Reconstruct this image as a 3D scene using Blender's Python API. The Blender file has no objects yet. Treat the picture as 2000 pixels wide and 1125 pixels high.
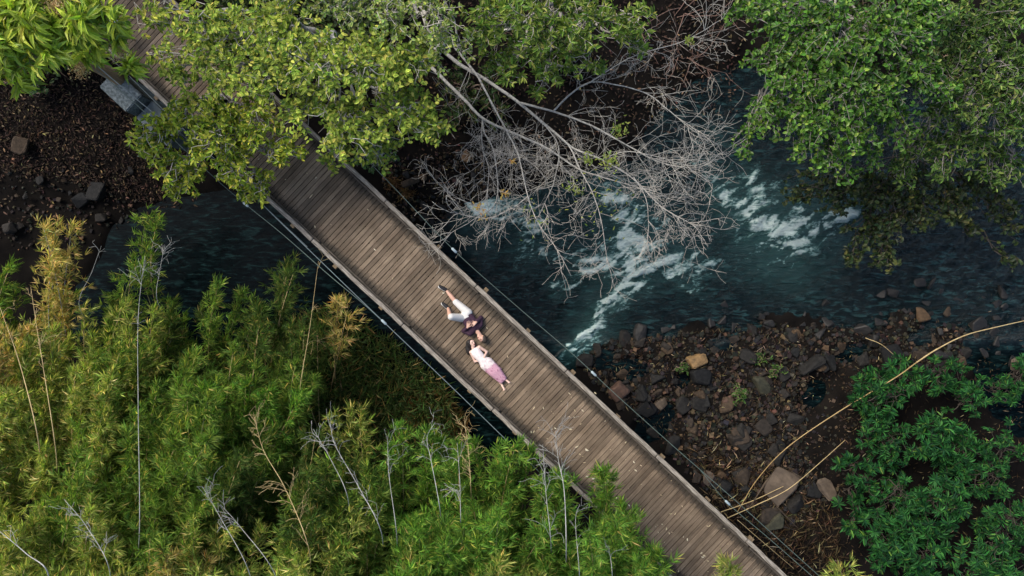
import bpy, bmesh, math, random
import numpy as np
from mathutils import Vector, Matrix
rad = math.radians
SC = bpy.context.scene
COL = SC.collection
random.seed(7)
RG = np.random.default_rng(11)

# ------------------------------------------------------------------ camera, sky, sun, exposure
CAM_H = 20.5                     # metres above the deck
cam_d = bpy.data.cameras.new('camera')
cam = bpy.data.objects.new('camera', cam_d); COL.objects.link(cam)
cam.location = (0, 0, CAM_H); cam.rotation_euler = (0, 0, 0)
cam_d.sensor_fit = 'HORIZONTAL'; cam_d.angle = rad(66); cam_d.clip_end = 2000
SC.camera = cam
TANH = math.tan(rad(33))

SUN_EL, SUN_AZ = 48, 140         # azimuth: direction the light comes from, degrees anticlockwise from +x
world = bpy.data.worlds.new('World'); SC.world = world; world.use_nodes = True
wn = world.node_tree.nodes; wl = world.node_tree.links; wn.clear()
sky = wn.new('ShaderNodeTexSky'); sky.sky_type = 'NISHITA'; sky.sun_disc = False
sky.sun_elevation = rad(SUN_EL); sky.sun_rotation = rad(90 - SUN_AZ); sky.air_density = 1.0; sky.dust_density = 3.0
bg = wn.new('ShaderNodeBackground'); bg.inputs['Strength'].default_value = 0.15
wo = wn.new('ShaderNodeOutputWorld'); wl.new(sky.outputs[0], bg.inputs[0]); wl.new(bg.outputs[0], wo.inputs[0])
sun_d = bpy.data.lights.new('sun', 'SUN'); sun_d.energy = 2.0; sun_d.angle = rad(28); sun_d.color = (1.0, 0.95, 0.85)
sun = bpy.data.objects.new('sun', sun_d); COL.objects.link(sun)
sdir = Vector((math.cos(rad(SUN_EL))*math.cos(rad(SUN_AZ)), math.cos(rad(SUN_EL))*math.sin(rad(SUN_AZ)), math.sin(rad(SUN_EL))))
sun.rotation_euler = sdir.to_track_quat('Z', 'Y').to_euler(); sun.location = (0, 0, 30)
vs = SC.view_settings
vs.view_transform = 'Standard'; vs.look = 'None'; vs.gamma = 1.0; vs.use_curve_mapping = False; vs.exposure = 0.88
SC.cycles.max_bounces = 5; SC.cycles.diffuse_bounces = 3; SC.cycles.transmission_bounces = 4
SC.cycles.use_denoising = True

# ------------------------------------------------------------------ helpers
def P(u, v, z=0.0):
    """survey point: position on the aerial plan (2000 x 1125) at height z -> metres"""
    k = TANH*(CAM_H - z)/1000.0
    return np.array(((u-1000)*k, (562.5-v)*k, z))

def tag(o, label=None, cat=None, group=None, kind=None):
    if o is None: return o
    if label: o['label'] = label
    if cat: o['category'] = cat
    if group: o['group'] = group
    if kind: o['kind'] = kind
    return o

def empty(name, loc=(0, 0, 0), rz=0.0):
    o = bpy.data.objects.new(name, None); COL.objects.link(o)
    o.location = loc; o.rotation_euler = (0, 0, rz); o.empty_display_size = .2
    return o

def link(name, me, mat=None, parent=None):
    o = bpy.data.objects.new(name, me); COL.objects.link(o)
    if mat is not None and len(me.materials) == 0: me.materials.append(mat)
    if parent is not None: o.parent = parent
    return o

def np_mesh(name, verts, faces, smooth=False, col=None):
    """faces: list of (k, n) int arrays, one array per polygon size"""
    me = bpy.data.meshes.new(name)
    verts = np.asarray(verts, np.float32)
    me.vertices.add(len(verts)); me.vertices.foreach_set('co', verts.ravel())
    loops = np.concatenate([f.ravel() for f in faces]).astype(np.int32)
    sizes = np.concatenate([np.full(len(f), f.shape[1], np.int32) for f in faces])
    starts = np.concatenate([[0], np.cumsum(sizes)[:-1]]).astype(np.int32)
    me.loops.add(len(loops)); me.loops.foreach_set('vertex_index', loops)
    me.polygons.add(len(sizes)); me.polygons.foreach_set('loop_start', starts)
    me.update(calc_edges=True)
    me.polygons.foreach_set('use_smooth', np.full(len(sizes), smooth))
    if col is not None:
        a = me.color_attributes.new('tint', 'FLOAT_COLOR', 'POINT')
        c4 = np.ones((len(verts), 4), np.float32); c4[:, :3] = col
        a.data.foreach_set('color', c4.ravel())
    return me

def norm(a):
    return a/np.maximum(np.linalg.norm(a, axis=-1, keepdims=True), 1e-9)

def rnd(n, s=1.0):
    return RG.normal(0, s, (n, 3))

# value noise in numpy
def vnoise(x, y, seed=0):
    xi = np.floor(x).astype(np.int64); yi = np.floor(y).astype(np.int64)
    xf = x-xi; yf = y-yi
    u = xf*xf*(3-2*xf); v = yf*yf*(3-2*yf)
    def h(a, b):
        n = (a*374761393 + b*668265263 + seed*974711) & 0xffffffff
        n = ((n ^ (n >> 13))*1274126177) & 0xffffffff
        return ((n ^ (n >> 16)) & 0xffff)/65535.0
    return (h(xi, yi)*(1-u)+h(xi+1, yi)*u)*(1-v)+(h(xi, yi+1)*(1-u)+h(xi+1, yi+1)*u)*v

def fbm(x, y, seed=0, oct=4):
    s = 0; a = .5
    for i in range(oct):
        s = s+a*vnoise(x, y, seed+i*17); x = x*2.03+5.1; y = y*2.03+3.7; a *= .5
    return s/(1-.5**oct)

def sstep(a, b, x):
    t = np.clip((x-a)/(b-a), 0, 1); return t*t*(3-2*t)

class Tubes:
    def __init__(self): self.v = []; self.q = []; self.n = 0
    def add(self, pts, r0, r1, sides=4, radii=None):
        pts = np.asarray(pts, float); m = len(pts)
        tan = norm(np.gradient(pts, axis=0))
        ref = np.array((0., 0, 1)) if abs(tan[0][2]) < .9 else np.array((1., 0, 0))
        a = norm(np.cross(tan, ref)); b = np.cross(tan, a)
        r = np.linspace(r0, r1, m) if radii is None else np.asarray(radii)
        th = np.arange(sides)/sides*2*math.pi
        ring = pts[:, None, :]+r[:, None, None]*(np.cos(th)[None, :, None]*a[:, None, :]+np.sin(th)[None, :, None]*b[:, None, :])
        self.v.append(ring.reshape(-1, 3))
        i = np.arange(m-1)[:, None]*sides; j = np.arange(sides)[None, :]; k = (np.arange(sides)+1) % sides
        q = np.stack([i+j, i+k[None, :], i+sides+k[None, :], i+sides+j], -1).reshape(-1, 4)+self.n
        self.q.append(q); self.n += m*sides
        # caps
        if sides == 4:
            self.q.append(np.array([[3, 2, 1, 0]])+self.n-m*sides)
            self.q.append(np.array([[0, 1, 2, 3]])+self.n-sides)
    def build(self, name, mat, parent=None, smooth=True):
        if not self.v: return None
        me = np_mesh(name, np.concatenate(self.v), [np.concatenate(self.q)], smooth)
        return link(name, me, mat, parent)

def bez(a, b, c, n):
    t = np.linspace(0, 1, n)[:, None]
    return (1-t)**2*np.asarray(a)+2*t*(1-t)*np.asarray(b)+t*t*np.asarray(c)

def spline(pts, n=6):
    """Catmull-Rom through pts"""
    p = [np.asarray(q, float) for q in pts]
    p = [2*p[0]-p[1]]+p+[2*p[-1]-p[-2]]
    out = []
    for i in range(1, len(p)-2):
        for t in np.linspace(0, 1, n, endpoint=False):
            out.append(.5*((2*p[i])+(-p[i-1]+p[i+1])*t+(2*p[i-1]-5*p[i]+4*p[i+1]-p[i+2])*t*t+(-p[i-1]+3*p[i]-3*p[i+1]+p[i+2])*t**3))
    out.append(p[-2]); return np.array(out)

T_NARROW = (np.array([(0, 0, 0), (.4, -.5, .05), (.4, .5, .05), (1, 0, -.10)]), [np.array([[0, 3, 1], [0, 2, 3]])])
T_OVAL = (np.array([(0, 0, 0), (.28, -.46, .07), (.68, -.42, .05), (1, 0, -.10), (.68, .42, .05), (.28, .46, .07)]),
          [np.array([[0, 3, 2, 1], [0, 5, 4, 3]])])
T_LONG = (np.array([(0, 0, 0), (.3, -.42, .10), (.65, -.5, .08), (1, 0, -.25), (.65, .5, .08), (.3, .42, .10), (.35, 0, .05), (.7, 0, -.02)]),
          [np.array([[0, 6, 1, 1], [6, 7, 2, 1], [7, 3, 2, 2], [0, 5, 6, 6], [6, 5, 4, 7], [7, 4, 3, 3]])])
def _fix(T):
    v, fs = T; tri = []; qd = []
    for f in fs:
        for r in f:
            u = list(dict.fromkeys(r.tolist()))
            (tri if len(u) == 3 else qd).append(u)
    out = []
    if tri: out.append(np.array(tri))
    if qd: out.append(np.array(qd))
    return v, out
T_LONG = _fix(T_LONG)

class Leaves:
    def __init__(self): self.b = []; self.d = []; self.u = []; self.l = []; self.w = []; self.c = []
    def add(self, base, dirs, up, L, W, col):
        n = len(base)
        self.b.append(base); self.d.append(norm(dirs)); self.u.append(up)
        self.l.append(np.broadcast_to(L, (n,))); self.w.append(np.broadcast_to(W, (n,))); self.c.append(col)
    def count(self): return sum(len(x) for x in self.b)
    def build(self, name, mat, parent=None, T=T_NARROW):
        b = np.concatenate(self.b); d = np.concatenate(self.d); u = np.concatenate(self.u)
        l = np.concatenate(self.l); w = np.concatenate(self.w); c = np.concatenate(self.c)
        side = norm(np.cross(d, u)); nr = np.cross(side, d)
        tv, tf = T; k = len(tv); n = len(b)
        v = (b[:, None, :]+d[:, None, :]*(tv[None, :, 0, None]*l[:, None, None])
             + side[:, None, :]*(tv[None, :, 1, None]*w[:, None, None])
             + nr[:, None, :]*(tv[None, :, 2, None]*l[:, None, None]))
        off = (np.arange(n)*k)[:, None, None]
        faces = [(f[None]+off).reshape(-1, f.shape[1]) for f in tf]
        me = np_mesh(name, v.reshape(-1, 3), faces, False, np.repeat(c, k, 0))
        return link(name, me, mat, parent)

def pal(n, cols, wts=None, jit=.18):
    cols = np.asarray(cols, float); wts = None if wts is None else np.asarray(wts)/np.sum(wts)
    c = cols[RG.choice(len(cols), n, p=wts)]
    return np.clip(c*np.exp(RG.normal(0, jit, (n, 1)))*np.exp(RG.normal(0, jit*.35, (n, 3))), .004, .8)

# ------------------------------------------------------------------ materials
def mat(name):
    m = bpy.data.materials.new(name); m.use_nodes = True
    nt = m.node_tree; nt.nodes.clear()
    return m, nt.nodes, nt.links
def N(ns, t, **kw):
    n = ns.new(t)
    for k, v in kw.items():
        if hasattr(n, k): setattr(n, k, v)
        else: n.inputs[k].default_value = v
    return n
def ramp(ns, stops, interp='LINEAR'):
    r = ns.new('ShaderNodeValToRGB'); r.color_ramp.interpolation = interp
    e = r.color_ramp.elements
    while len(e) < len(stops): e.new(.5)
    for x, (p, c) in zip(e, stops): x.position = p; x.color = (*c, 1) if len(c) == 3 else c
    return r

def m_leaf(name, rough=.5, trans=.35, spec=.35):
    m, n, l = mat(name)
    a = N(n, 'ShaderNodeVertexColor', layer_name='tint')
    p = N(n, 'ShaderNodeBsdfPrincipled', Roughness=rough); p.inputs['Specular IOR Level'].default_value = spec
    t = N(n, 'ShaderNodeBsdfTranslucent'); mx = N(n, 'ShaderNodeMixShader'); mx.inputs[0].default_value = trans
    g = N(n, 'ShaderNodeMix', data_type='RGBA', blend_type='MULTIPLY'); g.inputs[0].default_value = 1
    g.inputs[7].default_value = (1.3, 1.5, .6, 1)
    l.new(a.outputs[0], p.inputs['Base Color']); l.new(a.outputs[0], g.inputs[6]); l.new(g.outputs[2], t.inputs[0])
    l.new(p.outputs[0], mx.inputs[1]); l.new(t.outputs[0], mx.inputs[2])
    o = N(n, 'ShaderNodeOutputMaterial'); l.new(mx.outputs[0], o.inputs[0]); return m

def m_noise(name, c0, c1, scale=8, rough=.85, bump=.3, stretch=None, c2=None, detail=6, spec=.3, objrand=0.0):
    m, n, l = mat(name)
    tc = N(n, 'ShaderNodeTexCoord'); mp = N(n, 'ShaderNodeMapping')
    if stretch: mp.inputs['Scale'].default_value = stretch
    l.new(tc.outputs['Object'], mp.inputs[0])
    nz = N(n, 'ShaderNodeTexNoise', Scale=scale, Detail=detail, Roughness=.6)
    l.new(mp.outputs[0], nz.inputs['Vector'])
    st = [(.3, c0), (.7, c1)] if c2 is None else [(.28, c0), (.5, c1), (.72, c2)]
    r = ramp(n, st); l.new(nz.outputs[0], r.inputs[0])
    out = r.outputs[0]
    if objrand:
        oi = N(n, 'ShaderNodeObjectInfo'); mr = N(n, 'ShaderNodeMapRange'); mr.inputs[3].default_value = 1-objrand; mr.inputs[4].default_value = 1+objrand
        l.new(oi.outputs['Random'], mr.inputs[0])
        hs = N(n, 'ShaderNodeHueSaturation'); l.new(mr.outputs[0], hs.inputs['Value']); l.new(out, hs.inputs['Color']); out = hs.outputs[0]
    p = N(n, 'ShaderNodeBsdfPrincipled', Roughness=rough); p.inputs['Specular IOR Level'].default_value = spec
    l.new(out, p.inputs['Base Color'])
    b = N(n, 'ShaderNodeBump', Strength=bump, Distance=.02); l.new(nz.outputs[0], b.inputs['Height']); l.new(b.outputs[0], p.inputs['Normal'])
    o = N(n, 'ShaderNodeOutputMaterial'); l.new(p.outputs[0], o.inputs[0]); return m

def m_plain(name, c, rough=.6, metal=0.0, spec=.4):
    return m_noise(name, tuple(x*.86 for x in c), tuple(min(1, x*1.1) for x in c), 25, rough, .05, spec=spec)

M = {}
M['leaf'] = m_leaf('leaf_surface', .6, .34, .18)
M['leaf_gloss'] = m_leaf('glossy_leaf_surface', .42, .32, .28)
M['dry'] = m_leaf('dry_leaf_surface', .8, .12, .15)
M['bark'] = m_noise('grey_bark', (.09, .08, .07), (.26, .24, .21), 14, .9, .5, (1, 1, 1))
M['bark_pale'] = m_noise('pale_lichen_bark', (.10, .098, .09), (.29, .275, .245), 16, .9, .4, c2=(.38, .37, .33))
M['bark_brown'] = m_noise('brown_bark', (.08, .055, .04), (.22, .16, .11), 14, .9, .4)
M['twig_pale'] = m_noise('pale_twig_bark', (.25, .23, .20), (.47, .44, .38), 9, .9, .2)
M['twig_red'] = m_noise('reddish_twig_bark', (.10, .06, .045), (.24, .15, .12), 9, .9, .2)
M['culm'] = m_noise('green_culm', (.10, .13, .05), (.25, .24, .11), 3, .55, .1)
M['culm_dead'] = m_noise('bleached_culm', (.17, .175, .165), (.38, .375, .345), 5, .7, .2)
M['culm_straw'] = m_noise('straw_culm', (.30, .21, .09), (.50, .38, .19), 4, .6, .15)
M['pole'] = m_noise('yellow_pole', (.24, .155, .06), (.42, .29, .12), 3, .5, .1)
M['concrete'] = m_noise('mossy_concrete', (.04, .05, .048), (.13, .15, .145), 14, .9, .5, c2=(.26, .29, .28))
M['concrete_dark'] = m_noise('damp_concrete', (.06, .075, .075), (.15, .17, .17), 5, .85, .3)
M['log'] = m_noise('round_timber', (.15, .10, .055), (.34, .23, .125), 6, .8, .4, (6, 6, .7))
M['beam'] = m_noise('bearer_timber', (.10, .07, .04), (.22, .16, .095), 7, .85, .3, (1, 8, 8))
M['cable'] = m_plain('galvanised_cable', (.12, .15, .155), .5)
M['cable_green'] = m_plain('weathered_cable', (.07, .10, .085), .6)
M['clamp'] = m_plain('clamp_metal', (.26, .32, .34), .4)
M['sign'] = m_plain('sign_enamel', (.55, .68, .80), .4)
M['ink'] = m_plain('sign_ink', (.02, .03, .05), .5)

# weathered deck plank
def m_deck():
    m, n, l = mat('weathered_plank')
    tc = N(n, 'ShaderNodeTexCoord'); oi = N(n, 'ShaderNodeObjectInfo')
    ad = N(n, 'ShaderNodeVectorMath', operation='ADD'); sc = N(n, 'ShaderNodeVectorMath', operation='SCALE'); sc.inputs['Scale'].default_value = 37
    cx = N(n, 'ShaderNodeCombineXYZ'); l.new(oi.outputs['Random'], cx.inputs[0]); l.new(oi.outputs['Random'], cx.inputs[1]); l.new(cx.outputs[0], sc.inputs[0])
    l.new(tc.outputs['Object'], ad.inputs[0]); l.new(sc.outputs[0], ad.inputs[1])
    mp = N(n, 'ShaderNodeMapping'); mp.inputs['Scale'].default_value = (1.2, 24, 8); l.new(ad.outputs[0], mp.inputs[0])
    g = N(n, 'ShaderNodeTexNoise', Scale=2.2, Detail=8, Roughness=.65); l.new(mp.outputs[0], g.inputs['Vector'])
    r = ramp(n, [(.25, (.080, .056, .036)), (.5, (.152, .110, .071)), (.75, (.240, .178, .117))]); l.new(g.outputs[0], r.inputs[0])
    # plank to plank value
    mr = N(n, 'ShaderNodeMapRange'); mr.inputs[3].default_value = .70; mr.inputs[4].default_value = 1.32; l.new(oi.outputs['Random'], mr.inputs[0])
    hs = N(n, 'ShaderNodeHueSaturation'); hs.inputs['Saturation'].default_value = .92; l.new(mr.outputs[0], hs.inputs['Value']); l.new(r.outputs[0], hs.inputs['Color'])
    # blotches of damp and dirt
    b = N(n, 'ShaderNodeTexNoise', Scale=1.3, Detail=5, Roughness=.6); 
    geo = N(n, 'ShaderNodeNewGeometry'); l.new(geo.outputs['Position'], b.inputs['Vector'])
    br = ramp(n, [(.35, (.62, .60, .58)), (.62, (1, 1, 1))]); l.new(b.outputs[0], br.inputs[0])
    mu = N(n, 'ShaderNodeMix', data_type='RGBA', blend_type='MULTIPLY'); mu.inputs[0].default_value = 1
    l.new(hs.outputs[0], mu.inputs[6]); l.new(br.outputs[0], mu.inputs[7])
    # ragged strip along both kerbs, darker than the rest of the deck
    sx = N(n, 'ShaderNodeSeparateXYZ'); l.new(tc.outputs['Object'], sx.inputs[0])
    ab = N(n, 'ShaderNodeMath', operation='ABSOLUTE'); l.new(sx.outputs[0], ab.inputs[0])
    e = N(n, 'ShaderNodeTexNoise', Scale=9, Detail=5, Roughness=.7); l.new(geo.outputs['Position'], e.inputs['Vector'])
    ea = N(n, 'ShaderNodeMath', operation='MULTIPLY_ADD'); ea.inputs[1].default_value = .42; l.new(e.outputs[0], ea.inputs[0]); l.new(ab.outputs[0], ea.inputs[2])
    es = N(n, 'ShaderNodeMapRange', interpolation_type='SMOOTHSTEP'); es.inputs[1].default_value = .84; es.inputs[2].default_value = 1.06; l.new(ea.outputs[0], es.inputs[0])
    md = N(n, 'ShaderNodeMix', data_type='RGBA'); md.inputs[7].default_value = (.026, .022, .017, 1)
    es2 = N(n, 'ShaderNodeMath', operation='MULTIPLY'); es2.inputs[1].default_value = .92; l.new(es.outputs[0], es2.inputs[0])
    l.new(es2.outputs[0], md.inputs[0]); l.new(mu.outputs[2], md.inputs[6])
    p = N(n, 'ShaderNodeBsdfPrincipled', Roughness=.85); p.inputs['Specular IOR Level'].default_value = .2
    l.new(md.outputs[2], p.inputs['Base Color'])
    bu = N(n, 'ShaderNodeBump', Strength=.5, Distance=.006); l.new(g.outputs[0], bu.inputs['Height']); l.new(bu.outputs[0], p.inputs['Normal'])
    o = N(n, 'ShaderNodeOutputMaterial'); l.new(p.outputs[0], o.inputs[0]); return m
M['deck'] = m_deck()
M['kerb'] = m_noise('grey_kerb_timber', (.05, .043, .035), (.19, .165, .135), 3, .9, .5, (1.5, 16, 16), c2=(.36, .325, .275))
M['kerb_dark'] = m_noise('dark_kerb_timber', (.018, .015, .012), (.06, .05, .04), 3, .9, .5, (1.5, 16, 16), c2=(.12, .10, .08))

def m_rock():
    m, n, l = mat('river_rock')
    tc = N(n, 'ShaderNodeTexCoord'); oi = N(n, 'ShaderNodeObjectInfo')
    nz = N(n, 'ShaderNodeTexNoise', Scale=6, Detail=8, Roughness=.65); l.new(tc.outputs['Object'], nz.inputs['Vector'])
    r = ramp(n, [(0, (.010, .0105, .011)), (.5, (.017, .016, .0145)), (.75, (.026, .021, .017)), (.92, (.045, .032, .021)), (1, (.085, .054, .030))]); l.new(oi.outputs['Random'], r.inputs[0])
    v = ramp(n, [(.3, (.5, .5, .5)), (.7, (1.35, 1.3, 1.25))]); l.new(nz.outputs[0], v.inputs[0])
    mu = N(n, 'ShaderNodeMix', data_type='RGBA', blend_type='MULTIPLY'); mu.inputs[0].default_value = 1
    l.new(r.outputs[0], mu.inputs[6]); l.new(v.outputs[0], mu.inputs[7])
    p = N(n, 'ShaderNodeBsdfPrincipled', Roughness=.8); p.inputs['Specular IOR Level'].default_value = .15
    l.new(mu.outputs[2], p.inputs['Base Color'])
    b = N(n, 'ShaderNodeBump', Strength=.5, Distance=.02); l.new(nz.outputs[0], b.inputs['Height']); l.new(b.outputs[0], p.inputs['Normal'])
    o = N(n, 'ShaderNodeOutputMaterial'); l.new(p.outputs[0], o.inputs[0]); return m
M['rock'] = m_rock()
M['rock_wet'] = m_noise('wet_rock', (.008, .008, .008), (.022, .020, .018), 6, .5, .4, spec=.18)
M['rock_orange'] = m_noise('ochre_rock', (.08, .05, .022), (.24, .145, .06), 4, .75, .4)
M['rock_tan'] = m_noise('tan_rock', (.045, .033, .023), (.105, .078, .054), 5, .8, .4)
M['rock_olive'] = m_noise('olive_rock', (.02, .02, .012), (.05, .047, .028), 5, .8, .4)
M['rock_red'] = m_noise('reddish_rock', (.04, .023, .016), (.095, .053, .036), 5, .8, .4)
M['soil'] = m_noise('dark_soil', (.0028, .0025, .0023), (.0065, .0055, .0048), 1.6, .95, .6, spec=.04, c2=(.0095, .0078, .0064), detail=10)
M['pebble'] = m_leaf('pebble_surface', .9, 0.0, .08)

# ------------------------------------------------------------------ river and ground
ZW = -3.4
SHORE = [(2600, 60), (1950, 150), (1650, 190), (1450, 120), (1340, 160), (1230, 300), (1040, 365), (920, 400), (860, 430), (760, 440), (640, 380),
         (520, 360), (420, 380), (330, 385), (262, 412), (215, 445), (190, 500), (150, 560), (140, 640), (180, 690), (300, 680), (600, 690),
         (820, 800), (930, 900), (1010, 870), (1060, 760), (1110, 700), (1200, 672), (1340, 650), (1500, 632), (1650, 622), (1800, 612),
         (1890, 640), (1920, 720), (1935, 800), (2020, 850), (2600, 860)]
SHW = np.array([P(u, v, ZW)[:2] for u, v in SHORE])
POOLS = [(1275, 835, .42, .75, -.9), (1232, 722, .62, .35, .2), (1300, 800, .3, .4, .5), (1590, 770, .55, .35, .9), (905, 800, .5, .6, 0.4), (1330, 745, .3, .22, .3), (1410, 672, .5, .25, .1), (1180, 700, .4, .3, .5), (1660, 690, .6, .3, .4), (1800, 660, .5, .25, .1)]
def shore_dist(x, y):
    """signed distance to the river outline, positive on land"""
    d = np.full(x.shape, 1e9); inside = np.zeros(x.shape, bool)
    n = len(SHW)
    for i in range(n):
        a = SHW[i]; b = SHW[(i+1) % n]; e = b-a
        t = np.clip(((x-a[0])*e[0]+(y-a[1])*e[1])/(e@e), 0, 1)
        d = np.minimum(d, np.hypot(x-a[0]-t*e[0], y-a[1]-t*e[1]))
        c = ((a[1] > y) != (b[1] > y)) & (x < (b[0]-a[0])*(y-a[1])/(b[1]-a[1]+1e-12)+a[0])
        inside ^= c
    return np.where(inside, -d, d)
def ground_z(x, y):
    x = np.asarray(x, float); y = np.asarray(y, float)
    d0 = shore_dist(x, y)
    k = TANH*(CAM_H-ZW)/1000
    u = x/k+1000; v = 562.5-y/k
    stony = sstep(1040, 1120, u)*sstep(560, 600, v)           # the shallow stony bank right of the bridge
    d = d0+(.5+1.3*stony)*(fbm(x*1.1, y*1.1, 3)-.5)-.12*stony
    slope = .34*(1-stony)+.07*stony
    land = .10*(1-np.exp(-np.maximum(d, 0)/.3))+slope*np.maximum(d, 0)
    land = 2.2*(1-np.exp(-land/2.2))
    wat = -.55*(1-np.exp(np.minimum(d, 0)/.7))
    z = ZW+np.where(d > 0, land, wat)
    for (pu, pv, ra, rb, an) in POOLS:
        c = P(pu, pv, ZW); dx = x-c[0]; dy = y-c[1]; ca, sa = math.cos(an), math.sin(an)
        q = ((dx*ca+dy*sa)/ra)**2+((-dx*sa+dy*ca)/rb)**2
        q = q*(.7+.6*fbm(x*2, y*2, 9))
        z = np.where(q < 2.2, np.minimum(z, ZW-.14+.16*np.minimum(q, 2.2)), z)
    return z+.10*(fbm(x*2.3, y*2.3, 5)-.5)+.04*(fbm(x*9, y*9, 6, 3)-.5)

def axis(lo, hi, step, far):
    f = np.arange(lo, hi+1e-6, step)
    g = np.geomspace(step*2, far, 14)
    return np.concatenate([lo-np.cumsum(g)[::-1], f, hi+np.cumsum(g)])
def grid_mesh(name, xs, ys, zf, smooth=True, keep=None, col=None):
    X, Y = np.meshgrid(xs, ys); Z = zf(X, Y)
    nx = len(xs); ny = len(ys)
    i = (np.arange(ny-1)[:, None]*nx+np.arange(nx-1)[None, :])
    f = np.stack([i, i+1, i+nx+1, i+nx], -1).reshape(-1, 4)
    v = np.stack([X, Y, Z], -1).reshape(-1, 3)
    return v, f
v, f = grid_mesh('ground', axis(-21, 21, .12, 60), axis(-13, 13, .12, 60), ground_z)
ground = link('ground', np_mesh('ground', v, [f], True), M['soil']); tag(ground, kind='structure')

# water: a fine sheet with real ripples; foam is a property of the surface (air in the water)
FOAM = [  # (u, v, half width px, strength) chains
    [(1398, 378, 9, .9), (1425, 402, 20, .9), (1470, 428, 26, .95), (1500, 455, 32, 1.0), (1535, 480, 30, 1.0), (1552, 488, 14, .9)],
    [(1470, 352, 16, .5), (1480, 385, 18, .45), (1500, 430, 30, .7)],
    [(1510, 440, 34, .9), (1560, 440, 34, .8), (1620, 430, 24, .8), (1672, 415, 14, .65)],
    [(1520, 350, 8, .3), (1500, 372, 12, .35), (1560, 385, 10, .3)],
    [(1195, 400, 22, .75), (1225, 430, 30, .75), (1250, 465, 30, .7), (1220, 485, 22, .6), (1200, 500, 16, .5)],
    [(1140, 522, 12, .7), (1180, 512, 22, .85), (1215, 525, 20, .85), (1260, 505, 18, .8), (1255, 525, 12, .9)],
    [(1260, 510, 16, .85), (1300, 500, 26, .7), (1335, 520, 20, .5), (1330, 545, 12, .4)],
    [(1360, 508, 20, .55), (1400, 512, 14, .4), (1440, 500, 22, .25)],
    [(1222, 556, 14, .8), (1195, 575, 16, .9), (1170, 595, 14, .9), (1162, 620, 12, .85), (1150, 640, 16, .8), (1128, 655, 14, .6), (1110, 672, 9, .5)],
    [(1265, 560, 12, .5), (1220, 585, 10, .4), (1200, 610, 8, .4)],
    [(930, 400, 22, .55), (985, 395, 26, .55), (1040, 425, 24, .5), (1075, 455, 18, .45)],
    [(1035, 470, 16, .6), (1065, 490, 14, .55)],
    [(950, 460, 16, .4), (990, 440, 14, .4)],
    [(1090, 560, 10, .4), (1120, 545, 10, .4), (1150, 530, 10, .5)],
    [(1400, 260, 10, .3), (1440, 290, 8, .25)],
    [(1800, 400, 16, .18), (1850, 420, 16, .18)],
]
def foam_mask(u, v):
    wu = u+46*(fbm(u/38, v/38, 21)-.5)+18*(fbm(u/11, v/11, 22)-.5); wv = v+46*(fbm(u/38, v/38, 23)-.5)+18*(fbm(u/11, v/11, 24)-.5)
    s = np.zeros(u.shape); soft = np.zeros(u.shape)
    for ch in FOAM:
        for a, b in zip(ch[:-1], ch[1:]):
            e = np.array((b[0]-a[0], b[1]-a[1])); t = np.clip(((wu-a[0])*e[0]+(wv-a[1])*e[1])/(e@e), 0, 1)
            d = np.hypot(wu-a[0]-t*e[0], wv-a[1]-t*e[1]); w = a[2]+(b[2]-a[2])*t; k = a[3]+(b[3]-a[3])*t
            s = np.maximum(s, k*(1-sstep(.25, 1.35, d/w))); soft = np.maximum(soft, k*np.exp(-(d/(w*2.6))**2))
    return s, soft
FRONT = [  # crests where the water breaks: polyline, direction of the trailing foam, length of the tail (px), strength
    ([(1392, 372), (1420, 402), (1462, 428), (1490, 450), (1520, 474), (1552, 490)], (.5, -.85), 46, 1.0),
    ([(1470, 340), (1466, 372), (1484, 392)], (.9, -.3), 22, .6),
    ([(1600, 455), (1640, 440), (1676, 412)], (-.5, -.85), 26, .7),
    ([(1135, 524), (1170, 538), (1205, 545), (1255, 530), (1262, 512)], (.3, -.95), 34, .95),
    ([(1240, 470), (1252, 500), (1262, 530), (1290, 535), (1330, 560)], (.8, -.6), 40, .75),
    ([(1235, 552), (1192, 574), (1166, 598), (1158, 636), (1112, 670)], (.85, .5), 26, 1.0),
    ([(1180, 396), (1212, 440), (1205, 490)], (1., -.1), 50, .7),
    ([(915, 402), (960, 425), (1020, 440), (1075, 470)], (.3, -.95), 36, .55),
    ([(1345, 515), (1380, 522), (1400, 515)], (.2, -.97), 24, .5),
    ([(1085, 562), (1120, 552), (1150, 535)], (-.4, -.9), 14, .5),
    ([(1020, 472), (1050, 490), (1075, 500)], (.2, -.95), 20, .5)]
def fronts(u, v):
    wu = u+24*(fbm(u/30, v/30, 61)-.5)+9*(fbm(u/8, v/8, 62)-.5); wv = v+24*(fbm(u/30, v/30, 63)-.5)+9*(fbm(u/8, v/8, 64)-.5)
    s = np.zeros(u.shape)
    for pl, td, tl, k in FRONT:
        best = np.full(u.shape, 1e9); sg = np.zeros(u.shape)
        for a, b in zip(pl[:-1], pl[1:]):
            e = np.array((b[0]-a[0], b[1]-a[1]), float); nn = np.array((-e[1], e[0]))/np.hypot(*e)
            if nn@np.array(td) < 0: nn = -nn
            t = np.clip(((wu-a[0])*e[0]+(wv-a[1])*e[1])/(e@e), 0, 1); dx = wu-a[0]-t*e[0]; dy = wv-a[1]-t*e[1]
            d = np.hypot(dx, dy); m_ = d < best; best = np.where(m_, d, best); sg = np.where(m_, dx*nn[0]+dy*nn[1], sg)
        s = np.maximum(s, k*np.where(sg > 0, np.exp(-(best/tl)**1.3), np.exp(-(best/3.5)**2)))
    return s
def flow_uv(u, v):
    """streamwise coordinates: the river runs right to left, down towards the bridge"""
    a = rad(30)
    return u*np.cos(a)-v*np.sin(a), u*np.sin(a)+v*np.cos(a)
k_w = TANH*(CAM_H-ZW)/1000
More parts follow.
